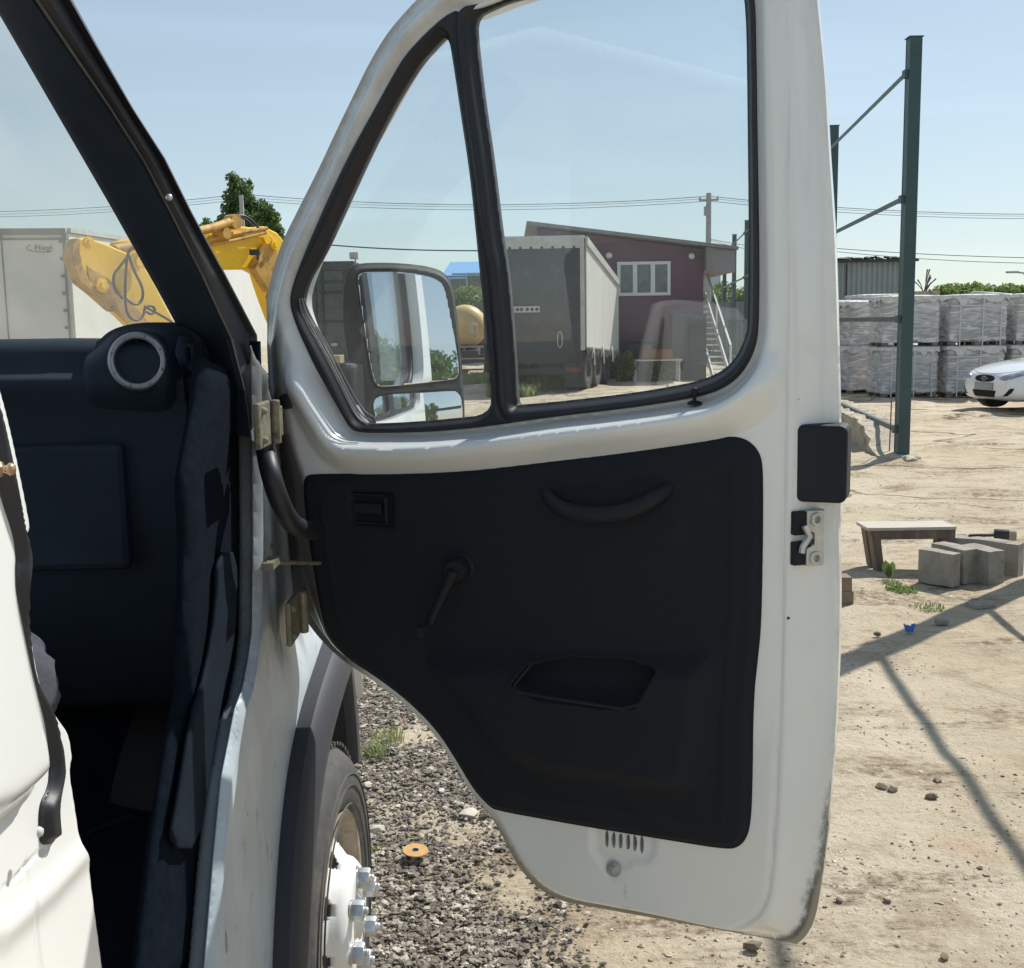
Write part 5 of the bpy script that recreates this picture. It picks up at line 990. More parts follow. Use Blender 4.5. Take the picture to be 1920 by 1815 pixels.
for i in range(26): rf.ico((12.3+i*.125, 44.9+random.random()*.3, zs+.12+.06*random.random()), .12, .3, .5)
mk('roof', rf, 'darkmetal', sh_); mk('door_seam', MB().box((13.05, 44.93, zs/2), (.04, .04, zs-.2)), 'darkmetal', sh_)
M['tower'] = mat('grey_blue_tower', (.36, .44, .48), .6, var=.1, vscale=.5)
p = AY(1328, 520, 150); tw = MB().lathe([(1.6, 0), (1.6, AY(1328, 511, 150).z), (0, AY(1328, 508, 150).z)], (p.x, 150, 0), (0, 0, 1), 20)
tag(mk('silo', tw, 'tower', auto=40), 'distant pale blue grey silo right of the burgundy house', 'silo')
lt_ = MB()
for i in range(8): lt_.box((AY(1342, 520, 149).x, 149, 3+i*.9), (1.2, .05, .05))
for dx in (-.55, .55): lt_.box((AY(1342, 520, 149).x+dx, 149, 4.2), (.07, .07, 8.4))
tag(mk('ladder_mast', lt_, 'polewood'), 'distant thin lattice mast beside the silo', 'mast')
# ------------------------------------------------------------------ wrapped pallets
M['blockgrey'] = mat('grey_paving_blocks', (.36, .34, .325), .9, var=.25, vscale=5, bump=.5, bscale=30, bdist=.01, dirt=(.30, .27, .22), dscale=3, dthr=(.5, .7))
M['palletwood'] = mat('weathered_wood', (.22, .19, .155), .85, var=.25, vscale=8, bump=.3, bscale=30, stretch=(.3, 1, 1))
M['strap'] = mat('white_strap', (.62, .62, .60), .4)
def film():
    m = bpy.data.materials.new('stretch_film'); m.use_nodes = True; nt = m.node_tree; L = nt.links; nt.nodes.clear()
    o = _n(nt, 'ShaderNodeOutputMaterial'); t = _n(nt, 'ShaderNodeBsdfTransparent'); b = _n(nt, 'ShaderNodeBsdfPrincipled'); b.inputs['Base Color'].default_value = (.80, .80, .81, 1); b.inputs['Roughness'].default_value = .32
    tc = _n(nt, 'ShaderNodeTexCoord'); mp = _n(nt, 'ShaderNodeMapping'); mp.inputs['Scale'].default_value = (1.2, 1.2, 7); mp.inputs['Rotation'].default_value = (.25, .1, 0); n = _n(nt, 'ShaderNodeTexNoise'); n.inputs['Scale'].default_value = 1.7; n.inputs['Detail'].default_value = 9; n.inputs['Distortion'].default_value = 1.6
    L.new(tc.outputs['Object'], mp.inputs[0]); L.new(mp.outputs[0], n.inputs[0]); r = _n(nt, 'ShaderNodeMapRange'); r.inputs['From Min'].default_value = .4; r.inputs['From Max'].default_value = .62; r.inputs['To Min'].default_value = .45; r.inputs['To Max'].default_value = .9; L.new(n.outputs[0], r.inputs[0])
    bp = _n(nt, 'ShaderNodeBump'); bp.inputs['Strength'].default_value = 1; bp.inputs['Distance'].default_value = .05; L.new(n.outputs[0], bp.inputs['Height']); L.new(bp.outputs[0], b.inputs['Normal'])
    x = _n(nt, 'ShaderNodeMixShader'); L.new(r.outputs[0], x.inputs[0]); L.new(t.outputs[0], x.inputs[1]); L.new(b.outputs[0], x.inputs[2]); L.new(x.outputs[0], o.inputs[0]); return m
M['film'] = film()
M['sheet'] = mat('white_top_sheet', (.62, .62, .60), .35, var=.2, vscale=6, bump=.5, bscale=20, bdist=.02)
M['blockbrown'] = mat('brown_paving_blocks', (.27, .235, .20), .9, var=.3, vscale=5, bump=.5, bscale=30, bdist=.01)
M['blockdark'] = mat('dark_paving_blocks', (.20, .205, .225), .9, var=.3, vscale=5, bump=.5, bscale=30, bdist=.01)
def make_pallet(seed, w=1.18, d=.95, h=.90, straps=True):
    random.seed(seed); t = thing('wrapped_pallet', (0, 0, 0), 'x', 'pallet', 'pallets of blocks wrapped in film')
    b = MB()
    for y in (-d/2+.05, 0, d/2-.05): b.box((0, y, .11), (w, .10, .022)); b.box((0, y, .012), (w, .09, .022)); [b.box((x, y, .06), (.12, .10, .075)) for x in (-w/2+.07, 0, w/2-.07)]
    for i in range(6): b.box((-w/2+.06+i*(w-.12)/5, 0, .132), (.10, d, .022))
    mk('pallet_base', b, 'palletwood', t, local=True)
    b = MB(); rows = 8; rh = h/rows
    for k in range(rows):
        sx = random.uniform(-.015, .015); nx = 5 if k % 2 else 4
        for i in range(nx):
            for j in range(3): b.box((-w/2+.03+(i+.5)*(w-.06)/nx+sx, -d/2+.04+(j+.5)*(d-.08)/3+random.uniform(-.012, .012), .145+(k+.5)*rh), ((w-.06)/nx-.008, (d-.08)/3-.006, rh-.007), (0, 0, random.uniform(-.01, .01)))
    mk('block_stack', b, {1: 'blockgrey', 2: 'blockbrown', 3: 'blockdark'}[seed], t, local=True)
    bm = bmesh.new(); bmesh.ops.create_cube(bm, size=1); bmesh.ops.subdivide_edges(bm, edges=bm.edges[:], cuts=22, use_grid_fill=True)
    for v in bm.verts:
        c = v.co.copy(); v.co = Vector((c.x*(w+.01), c.y*(d+.0), .10+(c.z+.5)*(h+.08)))
        nn = noise.noise(Vector((c.x*4, c.y*4, c.z*13+seed)))*.022+noise.noise(Vector((c.x*14, c.y*14, c.z*5+seed)))*.014; q = Vector((c.x, c.y, 0)); v.co += q.normalized()*nn if q.length else Vector(); v.co.z += noise.noise(Vector((c.x*5, c.y*5, seed)))*.02*(c.z > .4)
        if c.z > .45: v.co.z += .0
    r = ([tuple(v.co) for v in bm.verts], [tuple(q.index for q in f.verts) for f in bm.faces if f.normal.z > -.5]); bm.verts.ensure_lookup_table(); r = ([tuple(v.co) for v in bm.verts], [tuple(q.index for q in f.verts) for f in bm.faces if f.calc_center_median().z > .105]); bm.free()
    mk('film_wrap', r, 'film', t, local=True, smooth=True)
    vs = []; fs = []; N = 60; per = []
    for i in range(N):
        tt = i/N*4; k = int(tt); f = tt-k; c_ = [(-1, -1), (1, -1), (1, 1), (-1, 1)]; a_, b_ = c_[k], c_[(k+1) % 4]; per.append(((a_[0]+(b_[0]-a_[0])*f)*(w/2+.03), (a_[1]+(b_[1]-a_[1])*f)*(d/2+.03)))
    for i, (x, y) in enumerate(per):
        dz = .05+.10*abs(noise.noise(Vector((i*.35, seed*3.1, 0))))*2+(.16 if random.random() < .08 else 0); vs += [(x*(1+.02*random.random()), y*(1+.02*random.random()), h+.175-dz), (x, y, h+.175+.02*noise.noise(Vector((i*.8, seed, 0)))), (x*.6, y*.6, h+.20)]
    vs.append((0, 0, h+.19)); fs = [(3*i+j, 3*((i+1) % N)+j, 3*((i+1) % N)+j+1, 3*i+j+1) for i in range(N) for j in (0, 1)]+[(3*i+2, 3*((i+1) % N)+2, 3*N) for i in range(N)]
    mk('top_sheet', (vs, fs), 'sheet', t, local=True)
    if straps:
        b = MB()
        for x in (-w*.33, w*.08, w*.40): b.box((x, -d/2-.022, .5+.02), (.026, .004, h+.10)); b.box((x, 0, h+.185), (.026, d+.04, .004)); b.box((x, d/2+.022, .52), (.026, .004, h+.1))
        for z in (.30+h*.62, h+.13): b.box((0, -d/2-.026, z), (w+.03, .004, .026)); b.box((w/2+.024, 0, z), (.004, d, .026)); b.box((-w/2-.024, 0, z), (.004, d, .026))
        mk('strap', b, 'strap', t, local=True)
    return t
pa = make_pallet(1); pb = make_pallet(2, straps=False); pcn = make_pallet(3)
used = {}
def put(proto, x, y, z, rz, lab):
    o = proto if proto.name not in used else copy_tree(proto); used[proto.name] = 1; o.location = (x, y, z); o.rotation_euler = (0, 0, rz); o['label'] = lab
PZ = 1.07
def px_x(x, Y): return (AY(x, 700, Y)).x
put(pa, px_x(1690, 24.9), 24.9, 0, .02, 'strapped film wrapped pallet on the ground directly behind the tall green post')
put(pb, px_x(1692, 25.0), 25.0, PZ, -.03, 'unstrapped shiny film pallet stacked on top, directly behind the tall green post')
put(pcn, px_x(1812, 24.8), 24.8, 0, 0, 'strapped wrapped pallet on the ground just left of the white car bonnet')
a = copy_tree(pcn); a.location = (px_x(1814, 24.9), 24.9, PZ); a['label'] = 'wrapped pallet with white cross straps in the upper tier above the white car nose'
for i, (x, Y, z, rz, lab, pr) in enumerate([(1928, 24.8, 0, .03, 'wrapped pallet on the ground behind the white car bonnet at the right edge', pcn), (1935, 24.9, PZ, .02, 'rightmost visible wrapped pallet of the upper tier, with torn film corner', pa),
    (1608, 26.4, 0, .35, 'film wrapped pallet on the ground turned at an angle left of the tall post', pb), (1612, 26.5, PZ-.08, .3, 'brownish upper pallet turned at an angle left of the tall post', pb),
    (1560, 26.9, 0, .1, 'ground pallet half hidden by the door edge', pb), (1563, 27.0, PZ-.05, .12, 'upper pallet half hidden by the door edge', pb), (1752, 26.6, 0, 0, 'dark pallet in the gap behind the front row, lower tier', pb), (1640, 28.2, PZ+.1, .05, 'pallet of the back row showing just above the turned pallet', pa)]):
    c = copy_tree(pr); c.location = (px_x(x, Y), Y, z); c.rotation_euler = (0, 0, rz); c['label'] = lab
c = copy_tree(pa); c.location = (px_x(1640, 28.2), 28.2, 0.05); c['label'] = 'pallet of the back row hidden beneath the one behind the turned pallet'
# concrete slabs and beams behind
def slab(name, x0, x1, ytop, ybot, Y, dep, lab, cat='slab', grp=None, m='concrete'):
    a, b_ = AY(x0, ytop, Y), AY(x1, ybot, Y); c = MB().box(((a.x+b_.x)/2, Y+dep/2, (a.z+b_.z)/2), (b_.x-a.x, dep, a.z-b_.z)); tag(mk(name, c, m, bevel=.015), lab, cat, grp)
slab('concrete_slab', 1752, 1960, 561, 573, 31, 2.5, 'long flat concrete slab topping the wall behind the pallets', 'slab'); slab('concrete_wall', 1745, 2050, 574, 726, 31.2, .3, 'grey concrete wall panel behind the pallets at the right', 'wall')
slab('concrete_beam', 1711, 1762, 546, 558, 30.5, 1, 'grey concrete beam lying on the wall right of the tall post', 'beam'); slab('concrete_beam', 1664, 1694, 553, 560, 30.5, 1, 'short grey concrete beam lying left of the tall post', 'beam')
slab('beam_support_wall', 1655, 1745, 559, 724, 30.6, .3, 'rough concrete wall under the short beams behind the pallets', 'wall')
rl_ = MB(); a, b_ = AY(1815, 548, 34), AY(1897, 553, 34); rl_.tube([(a.x, 34, 1.2), (a.x, 34, a.z-.1), a+Vector((.15, 0, 0)), b_, (b_.x+.1, 34, b_.z-.15), (b_.x+.1, 34, 1.2)], .04, 8); tag(mk('pipe_barrier', rl_, 'palemetal', smooth=True), 'low bent pipe barrier in the greenery behind the concrete wall', 'barrier')
p = AY(1909, 512, 60); b = MB().tube([(p.x+.45, 60, 0), (p.x+.45, 60, p.z-.35), (p.x+.3, 60, p.z), (p.x-.1, 60, p.z+.05)], .05, 8); b.box((p.x-.3, 60, p.z+.05), (.6, .2, .10)); tag(mk('street_lamp', b, 'polewood', auto=40), 'distant grey street lamp at the far right edge', 'street lamp')
# ------------------------------------------------------------------ white car
M['carpaint'] = mat('white_car_paint', (.78, .80, .81), .18, coat=.8); M['lamp'] = mat('lamp_lens', (.35, .38, .42), .08, .3, var=.5, vscale=12, spec=.9); M['carglass'] = mat('car_window', (.02, .03, .035), .05, spec=.9); M['plate'] = mat('plain_grey_plate', (.30, .31, .32), .6, var=.2, vscale=4)
CG = G(1843, 771); car = thing('white_car', (0, 0, 0), 'white saloon car parked by the pallets at the right edge, front towards the left', 'car'); WL['white_car'] = Vector((0, 0, 0))
st_ = [(2.14, .46, .30, .56, .58), (2.10, .62, .24, .62, .66), (2.02, .73, .21, .665, .71), (1.86, .80, .19, .72, .77), (1.60, .845, .19, .78, .85), (1.25, .855, .20, .83, .90), (.90, .86, .20, .87, .955), (.62, .86, .20, .90, .985), (.0, .86, .20, .915, .93), (-.8, .86, .20, .92, .93), (-1.5, .855, .20, .93, .99), (-1.95, .82, .22, .90, .99), (-2.12, .74, .28, .84, .93), (-2.18, .60, .36, .76, .84)]
vs = []
for x, w_, zl, zs_, zt_ in st_:
    for y, z in [(0, zl), (w_*.75, zl), (w_*.95, zl+.05), (w_, zl+.16), (w_*1.0, (zl+zs_)/2+.03), (w_*.985, zs_-.07), (w_*.94, zs_), (w_*.80, zs_+(zt_-zs_)*.62), (w_*.45, zt_), (0, zt_+.012)]: vs.append((x, y, z))
n = 10; fs = [(i*n+k, i*n+k+1, (i+1)*n+k+1, (i+1)*n+k) for i in range(len(st_)-1) for k in range(n-1)]
v2 = vs+[(x, -y, z) for x, y, z in vs]; o_ = len(vs); fs2 = fs+[tuple(o_+i for i in f[::-1]) for f in fs]; fs2 += [(*range(9, -1, -1), *[o_+i for i in range(1, 9)])]
bm = bmesh.new(); bv = [bm.verts.new(v) for v in v2]
for f in fs2:
    try: bm.faces.new([bv[i] for i in f])
    except ValueError: pass
bmesh.ops.remove_doubles(bm, verts=bm.verts, dist=.001); bm.verts.index_update(); r = ([tuple(v.co) for v in bm.verts], [tuple(q.index for q in f.verts) for f in bm.faces]); bm.free()
cb = mk('body', r, 'carpaint', car, local=True, smooth=True, subs=2)
from mathutils.bvhtree import BVHTree
bpy.context.view_layer.update(); dg = bpy.context.evaluated_depsgraph_get(); bvh = BVHTree.FromObject(cb, dg)
def onbody(y, z, off=.0):
    h_ = bvh.ray_cast(Vector((4, y, z)), Vector((-1, 0, 0))); x = h_[0].x if h_[0] else 1.9
    return Vector((x+off, y, z))
def patch(nm, poly, m, off=.006, step=.012):
    p_ = np.array(poly); return mk(nm, relief(lambda U, V: sd(p_, U, V), off, -.02, (p_[:, 0].min()-.02, p_[:, 1].min()-.02, p_[:, 0].max()+.02, p_[:, 1].max()+.02), step, onbody), m, car, local=True, smooth=False, auto=40)
gh_ = []
for x, w_, z in [(.70, .74, .95), (.05, .62, 1.38), (-.35, .60, 1.44), (-1.05, .60, 1.42), (-1.75, .70, .98)]: gh_ += [(x, w_, z), (x, -w_, z)]
gv_ = gh_+[(x, (1 if y > 0 else -1)*.80, .90) for x, y, z in gh_]
gf_ = [(0, 1, 3, 2), (2, 3, 5, 4), (4, 5, 7, 6), (6, 7, 9, 8)]+[(10+2*i, 12+2*i, 2+2*i, 2*i) for i in range(4)]+[(11+2*i, 13+2*i, 3+2*i, 1+2*i) for i in range(4)]
mk('windows', (gv_, gf_), 'carglass', car, local=True, bevel=.03)
rf_ = [(x, y*1.02, z+.012) for x, y, z in gh_[2:8]]; mk('roof', (rf_+[(x, y, z-.05) for x, y, z in rf_], [(0, 1, 3, 2), (2, 3, 5, 4), (0, 2, 8, 6), (2, 4, 10, 8), (1, 7, 9, 3), (3, 9, 11, 5), (0, 6, 7, 1), (4, 5, 11, 10), (6, 8, 9, 7), (8, 10, 11, 9)]), 'carpaint', car, local=True, bevel=.02)
for s in (-1, 1):
    for a_, b_, c_ in (((.72, s*.75, .95), (.05, s*.625, 1.39), .05), ((-.4, s*.81, .92), (-.35, s*.605, 1.44), .06), ((-1.75, s*.71, .99), (-1.05, s*.605, 1.42), .08)): mk('window_pillar', MB().bar(a_, b_, c_, .03), 'carpaint', car, local=True)
def ell(cx, cz, rx, rz, n=24, p=2.4): return [(cx+rx*math.copysign(abs(math.cos(t))**(2/p), math.cos(t)), cz+rz*math.copysign(abs(math.sin(t))**(2/p), math.sin(t))) for t in [2*math.pi*i/n for i in range(n)]]
patch('grille', ell(0, .595, .27, .062), 'black', .008)
GX = onbody(0, .595).x+.012-2.17
e = MB(); e.M = Matrix.Translation((GX, 0, 0)); e.tube([(2.175, y, z) for y, z in ell(0, .595, .062, .038, 24, 2)]+[(2.175, .062, .595)], .006, 6); e.bar((2.178, -.028, .568), (2.178, -.012, .622), .008); e.bar((2.178, .012, .568), (2.178, .028, .622), .008); e.bar((2.178, -.02, .593), (2.178, .02, .597), .006)
e.bar((2.165, .065, .595), (2.14, .20, .597), .012); e.bar((2.165, -.065, .595), (2.14, -.20, .597), .012)
mk('emblem', e, 'chrome', car, local=True)
mk('number_plate', MB().box((onbody(0, .455).x+.012, 0, .455), (.02, .50, .135)), 'plate', car, local=True, bevel=.004)
lo_ = [(-.33, .385), (.33, .385), (.27, .265), (-.27, .265)]; patch('lower_intake', lo_, 'black')
seam = MB().tube([tuple(onbody(y, .672+.075*(abs(y)/.66)**2)) for y in np.linspace(-.66, .66, 25)], .005, 5); mk('bonnet_seam', seam, 'greyedge', car, local=True)
for s in (1, -1):
    L_p = [(.40, .600), (.46, .575), (.56, .572), (.68, .60), (.775, .655), (.815, .715), (.835, .775), (.80, .775), (.72, .745), (.60, .70), (.48, .655)]
    def onb(y, z, off=.0):
        x = 2.16-.42*max(0, (y-.30)/.55)**1.7-.30*max(0, z-.60); return (x+off, s*y, z)
    patch('headlight', [(s*y*.96, z) for y, z in L_p], 'lamp', .008)
    F_p = [(.44, .285), (.58, .30), (.66, .36), (.70, .44), (.64, .435), (.58, .37), (.52, .315)]; patch('fog_lamp', [(s*y, z) for y, z in F_p], 'black')
    mk('wing_mirror', MB().ico((.45, s*.93, 1.0), .10, .02, .7), 'carpaint', car, local=True, smooth=True, subs=1)
    for x in (1.38, -1.25):
        c_ = MB().lathe([(0, .012), (.335, .012), (.345, 0), (.345, -.25)], (x, s*.852, .36), (0, s, 0), 36); mk('wheel_arch', c_, 'black', car, local=True)
        wh = MB().lathe([(.0, .02), (.20, .03), (.215, .045), (.29, .05), (.31, .03), (.315, -.05), (.31, -.17), (0, -.18)], (x, s*.83, .315), (0, s, 0), 40); mk('wheel', wh, 'tyre', car, local=True, auto=40)
        hc_ = MB(); [hc_.bar((x, s*.872, .315), (x+.19*math.cos(a), s*.868, .315+.19*math.sin(a)), .035, .02, (0, 1, 0)) for a in [2*math.pi*k/7 for k in range(7)]]; hc_.lathe([(0, .01), (.05, .01), (.06, 0)], (x, s*.87, .315), (0, s, 0), 16); mk('hubcap', hc_, 'rim', car, local=True)
TH = R(180+14); car.rotation_euler = (0, 0, TH); hx = Vector((math.cos(TH), math.sin(TH), 0)); car.location = Vector((CG.x, CG.y, 0))-hx*2.14
# ------------------------------------------------------------------ near things on the ground
M['benchtop'] = mat('bleached_board', (.46, .42, .36), .85, var=.2, vscale=10, bump=.3, bscale=40, stretch=(.2, 1, 1)); M['benchleg'] = mat('brown_weathered_board', (.15, .115, .085), .85, var=.35, vscale=9, bump=.4, bscale=40, stretch=(1, 1, .2), dirt=(.28, .24, .19), dscale=9, dthr=(.55, .75))
bx0, bx1 = 2.40, 2.96; by = 7.70; bz = AY(1614, 990, 7.58).z; bench = thing('low_wooden_bench', ((bx0+bx1)/2, by, 0), 'low weathered wooden bench with pale top, standing left of the concrete blocks', 'bench')
b = MB().box(((bx0+bx1)/2, by, bz-.011), (bx1-bx0+.04, .25, .022)); mk('seat', b, 'benchtop', bench, bevel=.004)
mk('apron', MB().box(((bx0+bx1)/2+.02, by-.10, bz-.054), (bx1-bx0-.06, .022, .062)).box(((bx0+bx1)/2, by+.10, bz-.054), (bx1-bx0-.06, .022, .062)), 'benchleg', bench, bevel=.003)
for x, tilt in ((bx0+.02, .05), (bx1-.03, -.01)):
    mk('leg', MB().prism([(x-.012, by-.11, bz-.023), (x+.016, by-.11, bz-.023), (x+.016+tilt, by-.11, 0), (x-.012+tilt, by-.11, 0)], (0, .09, 0)).prism([(x+.0, by-.121, bz-.023), (x+.046, by-.121, bz-.023), (x+.046+tilt*.8, by-.121, 0), (x+.015+tilt, by-.121, 0)], (0, .012, 0)).prism([(x-.012, by+.03, bz-.023), (x+.016, by+.03, bz-.023), (x+.016+tilt, by+.03, 0), (x-.012+tilt, by+.03, 0)], (0, .09, 0)), 'benchleg', bench, bevel=.002)
M['kerb'] = mat('grey_kerb_concrete', (.30, .275, .235), .9, var=.12, vscale=12, bump=.5, bscale=120, bdist=.006, dirt=(.20, .17, .13), dscale=10, dthr=(.5, .7)); M['kerbend'] = M['kerb']
def kerb(px, py, L_, T, H_, rz, lab, z0=0.):
    c = G(px, py); v, f = rough_block(0, T, 0, L_, 0, H_, .03, .007); m_ = Matrix.Translation((c.x, c.y, z0)) @ Matrix.Rotation(rz, 4, 'Z')
    o = mk('concrete_block', ([tuple(m_ @ Vector(q)) for q in v], f), 'kerb', auto=35); tag(o, lab, 'concrete block', 'upright concrete blocks by the bench')
kerb(1786, 1102, .24, .085, .215, R(40), 'nearest and leftmost upright concrete block with a chipped corner')
kerb(1806, 1096, .27, .115, .225, R(27), 'narrow upright concrete block just behind the chipped leftmost one')
kerb(1853, 1098, .25, .13, .22, R(24), 'third upright concrete block from the left, standing alone in front')
kerb(1884, 1079, .40, .10, .225, R(56), 'upright concrete block carrying the mallet')
kerb(1908, 1083, .34, .12, .22, R(50), 'rightmost upright concrete block at the edge of view')
def bar_thing(name, parts, lab, cat, loc):
    t = thing(name, loc, lab, cat)
    for nm, mb_, m_, kw in parts: mk(nm, mb_, m_, t, **kw)
    return t
mp_ = AY(1886, 1003, 7.65); mz = mp_.z; M['mallet'] = mat('black_rubber_mallet', (.03, .032, .036), .6, var=.2, vscale=20); M['mtan'] = mat('worn_tan_face', (.36, .31, .22), .8, var=.2, vscale=30)
ax_ = Vector((.93, -.36, .0))
bar_thing('rubber_mallet', [('head', MB().lathe([(0, -.075), (.036, -.075), (.039, -.068), (.039, .02)], mp_, ax_, 24), 'mallet', dict(auto=40)), ('head_face', MB().lathe([(.039, .02), (.0385, .060), (.035, .066), (0, .066)], mp_, ax_, 24), 'mtan', dict(auto=40)), ('handle', MB().tube([mp_-ax_*.03, mp_-ax_*.03+Vector((-.11, -.02, .003)), mp_+Vector((-.26, -.03, .0))], [.013, .012, .014], 10), 'mallet', dict(smooth=True))], 'black rubber mallet with a tan end lying on the concrete blocks', 'mallet', mp_)
for i, (z, lab) in enumerate(((0, 'lower of two stacked bricks beside the door edge'), (.085, 'upper of two stacked bricks beside the door edge'))):
    v, f = rough_block(-.24, 0, 0, .12, z, z+.083, .03, .004); c = G(1600, 1134); c2 = G(1597, 1134)
    m_ = Matrix.Translation((c.x-.01*i, c.y, 0)) @ Matrix.Rotation(.06*(1-i), 4, 'Z'); tag(mk('brick', ([tuple(m_ @ Vector(q)) for q in v], f), M.setdefault('brick', mat('brown_brick', (.22, .165, .115), .9, var=.2, vscale=15, bump=.4, bscale=80)), auto=35), lab, 'brick', 'two stacked bricks')
M['blue'] = mat('bright_blue_plastic', (.05, .16, .55), .4)
p = G(1705, 1186); cp = MB(); N = 18
prof = [(.020, 0), (.022, .012), (.027, .030), (.030, .040)]
vs = [(p.x+r_*math.cos(t)*1.1, p.y+r_*math.sin(t)*.8, p.z+.006+h_+.004*math.sin(5*t)*(h_ > .03)) for r_, h_ in prof for t in [2*math.pi*k/N for k in range(N)]]
fs = [(i*N+k, i*N+(k+1) % N, (i+1)*N+(k+1) % N, (i+1)*N+k) for i in range(3) for k in range(N) if not (k in (3, 4, 5) and i > 0)]+[tuple(range(N))]
tag(mk('blue_plastic_cup', (vs, fs), 'blue', solid=.0015), 'small broken bright blue plastic cup lying in the long shadow', 'cup')
for x, y, s, lab in [(1645,1191,.020,'small dark stone left of the blue cup'),(1653,1479,.021,'leftmost of four small brown stones on the pale concrete'),(1673,1484,.020,'flat brown stone second from the left on the pale concrete'),(1746,1496,.023,'largest of the small brown stones on the pale concrete'),(1757,1466,.017,'pointed dark clod nearest the thin diagonal shadow'),(1573,1690,.012,'tiny stone right of the lower door corner'),(1664,1691,.011,'tiny stone alone on the pale ground near the bottom'),(1770,1796,.012,'tiny dark stone at the bottom edge, right half'),(1412,1778,.022,'brown stone lying just below the door bottom corner')]:
    z_ = G(x, y); tag(mk('stone', MB().ico(z_+Vector((0, 0, s*.35)), s, .28, .6), M.setdefault('stonebrown', mat('brown_stone', (.17, .13, .095), .9, var=.3, vscale=60)), auto=30), lab, 'stone', 'small loose stones on the concrete')
for x, y, rz, lab in [(1838,1137,.3,'flat grey concrete fragment lying in the diagonal shadow'),(1765,1168,-.2,'small flat fragment in the shadow right of the blue cup')]:
    c = G(x, y); v, f = rough_block(-.07 if x > 1800 else -.035, .07 if x > 1800 else .035, -.05 if x > 1800 else -.03, .05 if x > 1800 else .03, 0, .022, .02, .005); m_ = Matrix.Translation(c) @ Matrix.Rotation(rz, 4, 'Z'); tag(mk('concrete_fragment', ([tuple(m_ @ Vector(q)) for q in v], f), 'kerb', auto=35), lab, 'fragment')
M['disc'] = mat('tan_grinding_disc', (.50, .29, .10), .75, var=.15, vscale=60, bump=.3, bscale=300, bdist=.001)
p = G(779, 1595, .035); dk = thing('grinding_disc', p, 'worn tan orange grinding disc lying on the crushed stone', 'disc'); n_ = Vector((.05, -.08, 1)).normalized()
mk('abrasive', MB().lathe([(.011, 0), (.040, 0), (.041, .0015), (.040, .003), (.011, .003), (.011, 0)], p, n_, 40), 'disc', dk); mk('centre_ring', MB().lathe([(.0105, .0035), (.0125, .0035), (.0125, -.0005), (.0105, -.0005), (.0105, .0035)], p, n_, 24), 'zinc', dk)
mk('centre_hole', MB().lathe([(0, .0), (.0105, .0)], p, n_, 20), 'black', dk)
for x, y, s, lab in [(705,1562,.030,'white stone lying on the dark gravel right of the tyre'),(688,1476,.018,'small white pebble on the gravel near the arch'),(828,1488,.016,'pale pebble in the middle of the gravel'),(880,1530,.035,'flat sandy stone at the gravel edge beside the door'),(787,1498,.012,'reddish pebble in the upper gravel')]:
    tag(mk('stone', MB().ico(G(x, y)+Vector((0, 0, .012)), s, .25, .5), M.setdefault('stonewhite', mat('pale_stone', (.50, .46, .40), .9, var=.15, vscale=60)), auto=30), lab, 'stone', 'pale stones on the gravel')
# ------------------------------------------------------------------ plants
def leafmat(name, a, b_, tr=.25):
    m = bpy.data.materials.new(name); m.use_nodes = True; nt = m.node_tree; L = nt.links; B = nt.nodes['Principled BSDF']; B.inputs['Roughness'].default_value = .55
    tc = _n(nt, 'ShaderNodeTexCoord'); n = _n(nt, 'ShaderNodeTexNoise'); n.inputs['Scale'].default_value = 5; n.inputs['Detail'].default_value = 8; L.new(tc.outputs['Object'], n.inputs[0]); cr = _n(nt, 'ShaderNodeValToRGB'); L.new(n.outputs[0], cr.inputs[0])
    cr.color_ramp.elements[0].position = .35; cr.color_ramp.elements[1].position = .65; cr.color_ramp.elements[0].color = (*a, 1); cr.color_ramp.elements[1].color = (*b_, 1); L.new(cr.outputs[0], B.inputs['Base Color'])
    t = _n(nt, 'ShaderNodeBsdfTranslucent'); L.new(cr.outputs[0], t.inputs[0]); x = _n(nt, 'ShaderNodeMixShader'); x.inputs[0].default_value = tr; o = nt.nodes['Material Output']; L.new(B.outputs[0], x.inputs[1]); L.new(t.outputs[0], x.inputs[2]); L.new(x.outputs[0], o.inputs[0]); return m
M['leaf'] = leafmat('tree_leaf', (.055, .11, .03), (.15, .23, .07), .45); M['leafl'] = leafmat('bright_leaf', (.12, .19, .05), (.24, .32, .10), .45); M['leafy'] = leafmat('grass_blade', (.20, .26, .09), (.38, .40, .20), .4); M['bark'] = mat('bark', (.12, .10, .08), .9, var=.3, vscale=10)
def tree(cx, cy, h, clumps, n, size, lab, m='leaf', name='tree', cat='tree', grp=None):
    t = thing(name, (cx, cy, 0), lab, cat, grp); b = MB().tube([(cx, cy, -.1), (cx+.1, cy, h*.3), (cx-.05, cy, h*.6), (cx, cy, h*.9)], [h*.025, h*.02, h*.012, h*.004], 8)
    for c, r in clumps:
        s = .25+.4*random.random(); b.tube([(cx, cy, h*s), ((cx+c[0])/2, (cy+c[1])/2, (h*s+c[2])/2+.1), c], [h*.010, h*.007, h*.003], 5)
    mk('trunk', b, 'bark', t, smooth=True); leaves('crown', clumps, n, size, m, t, hang=.2)
random.seed(11)
def px_clumps(lst, Y, dy=.8): return [(tuple(AY(x, y, Y)+Vector((0, random.uniform(-dy, dy), 0))), (rx, rx*.9, rz)) for x, y, rx, rz in lst]
TY = 72; tc_ = AY(462, 470, TY)
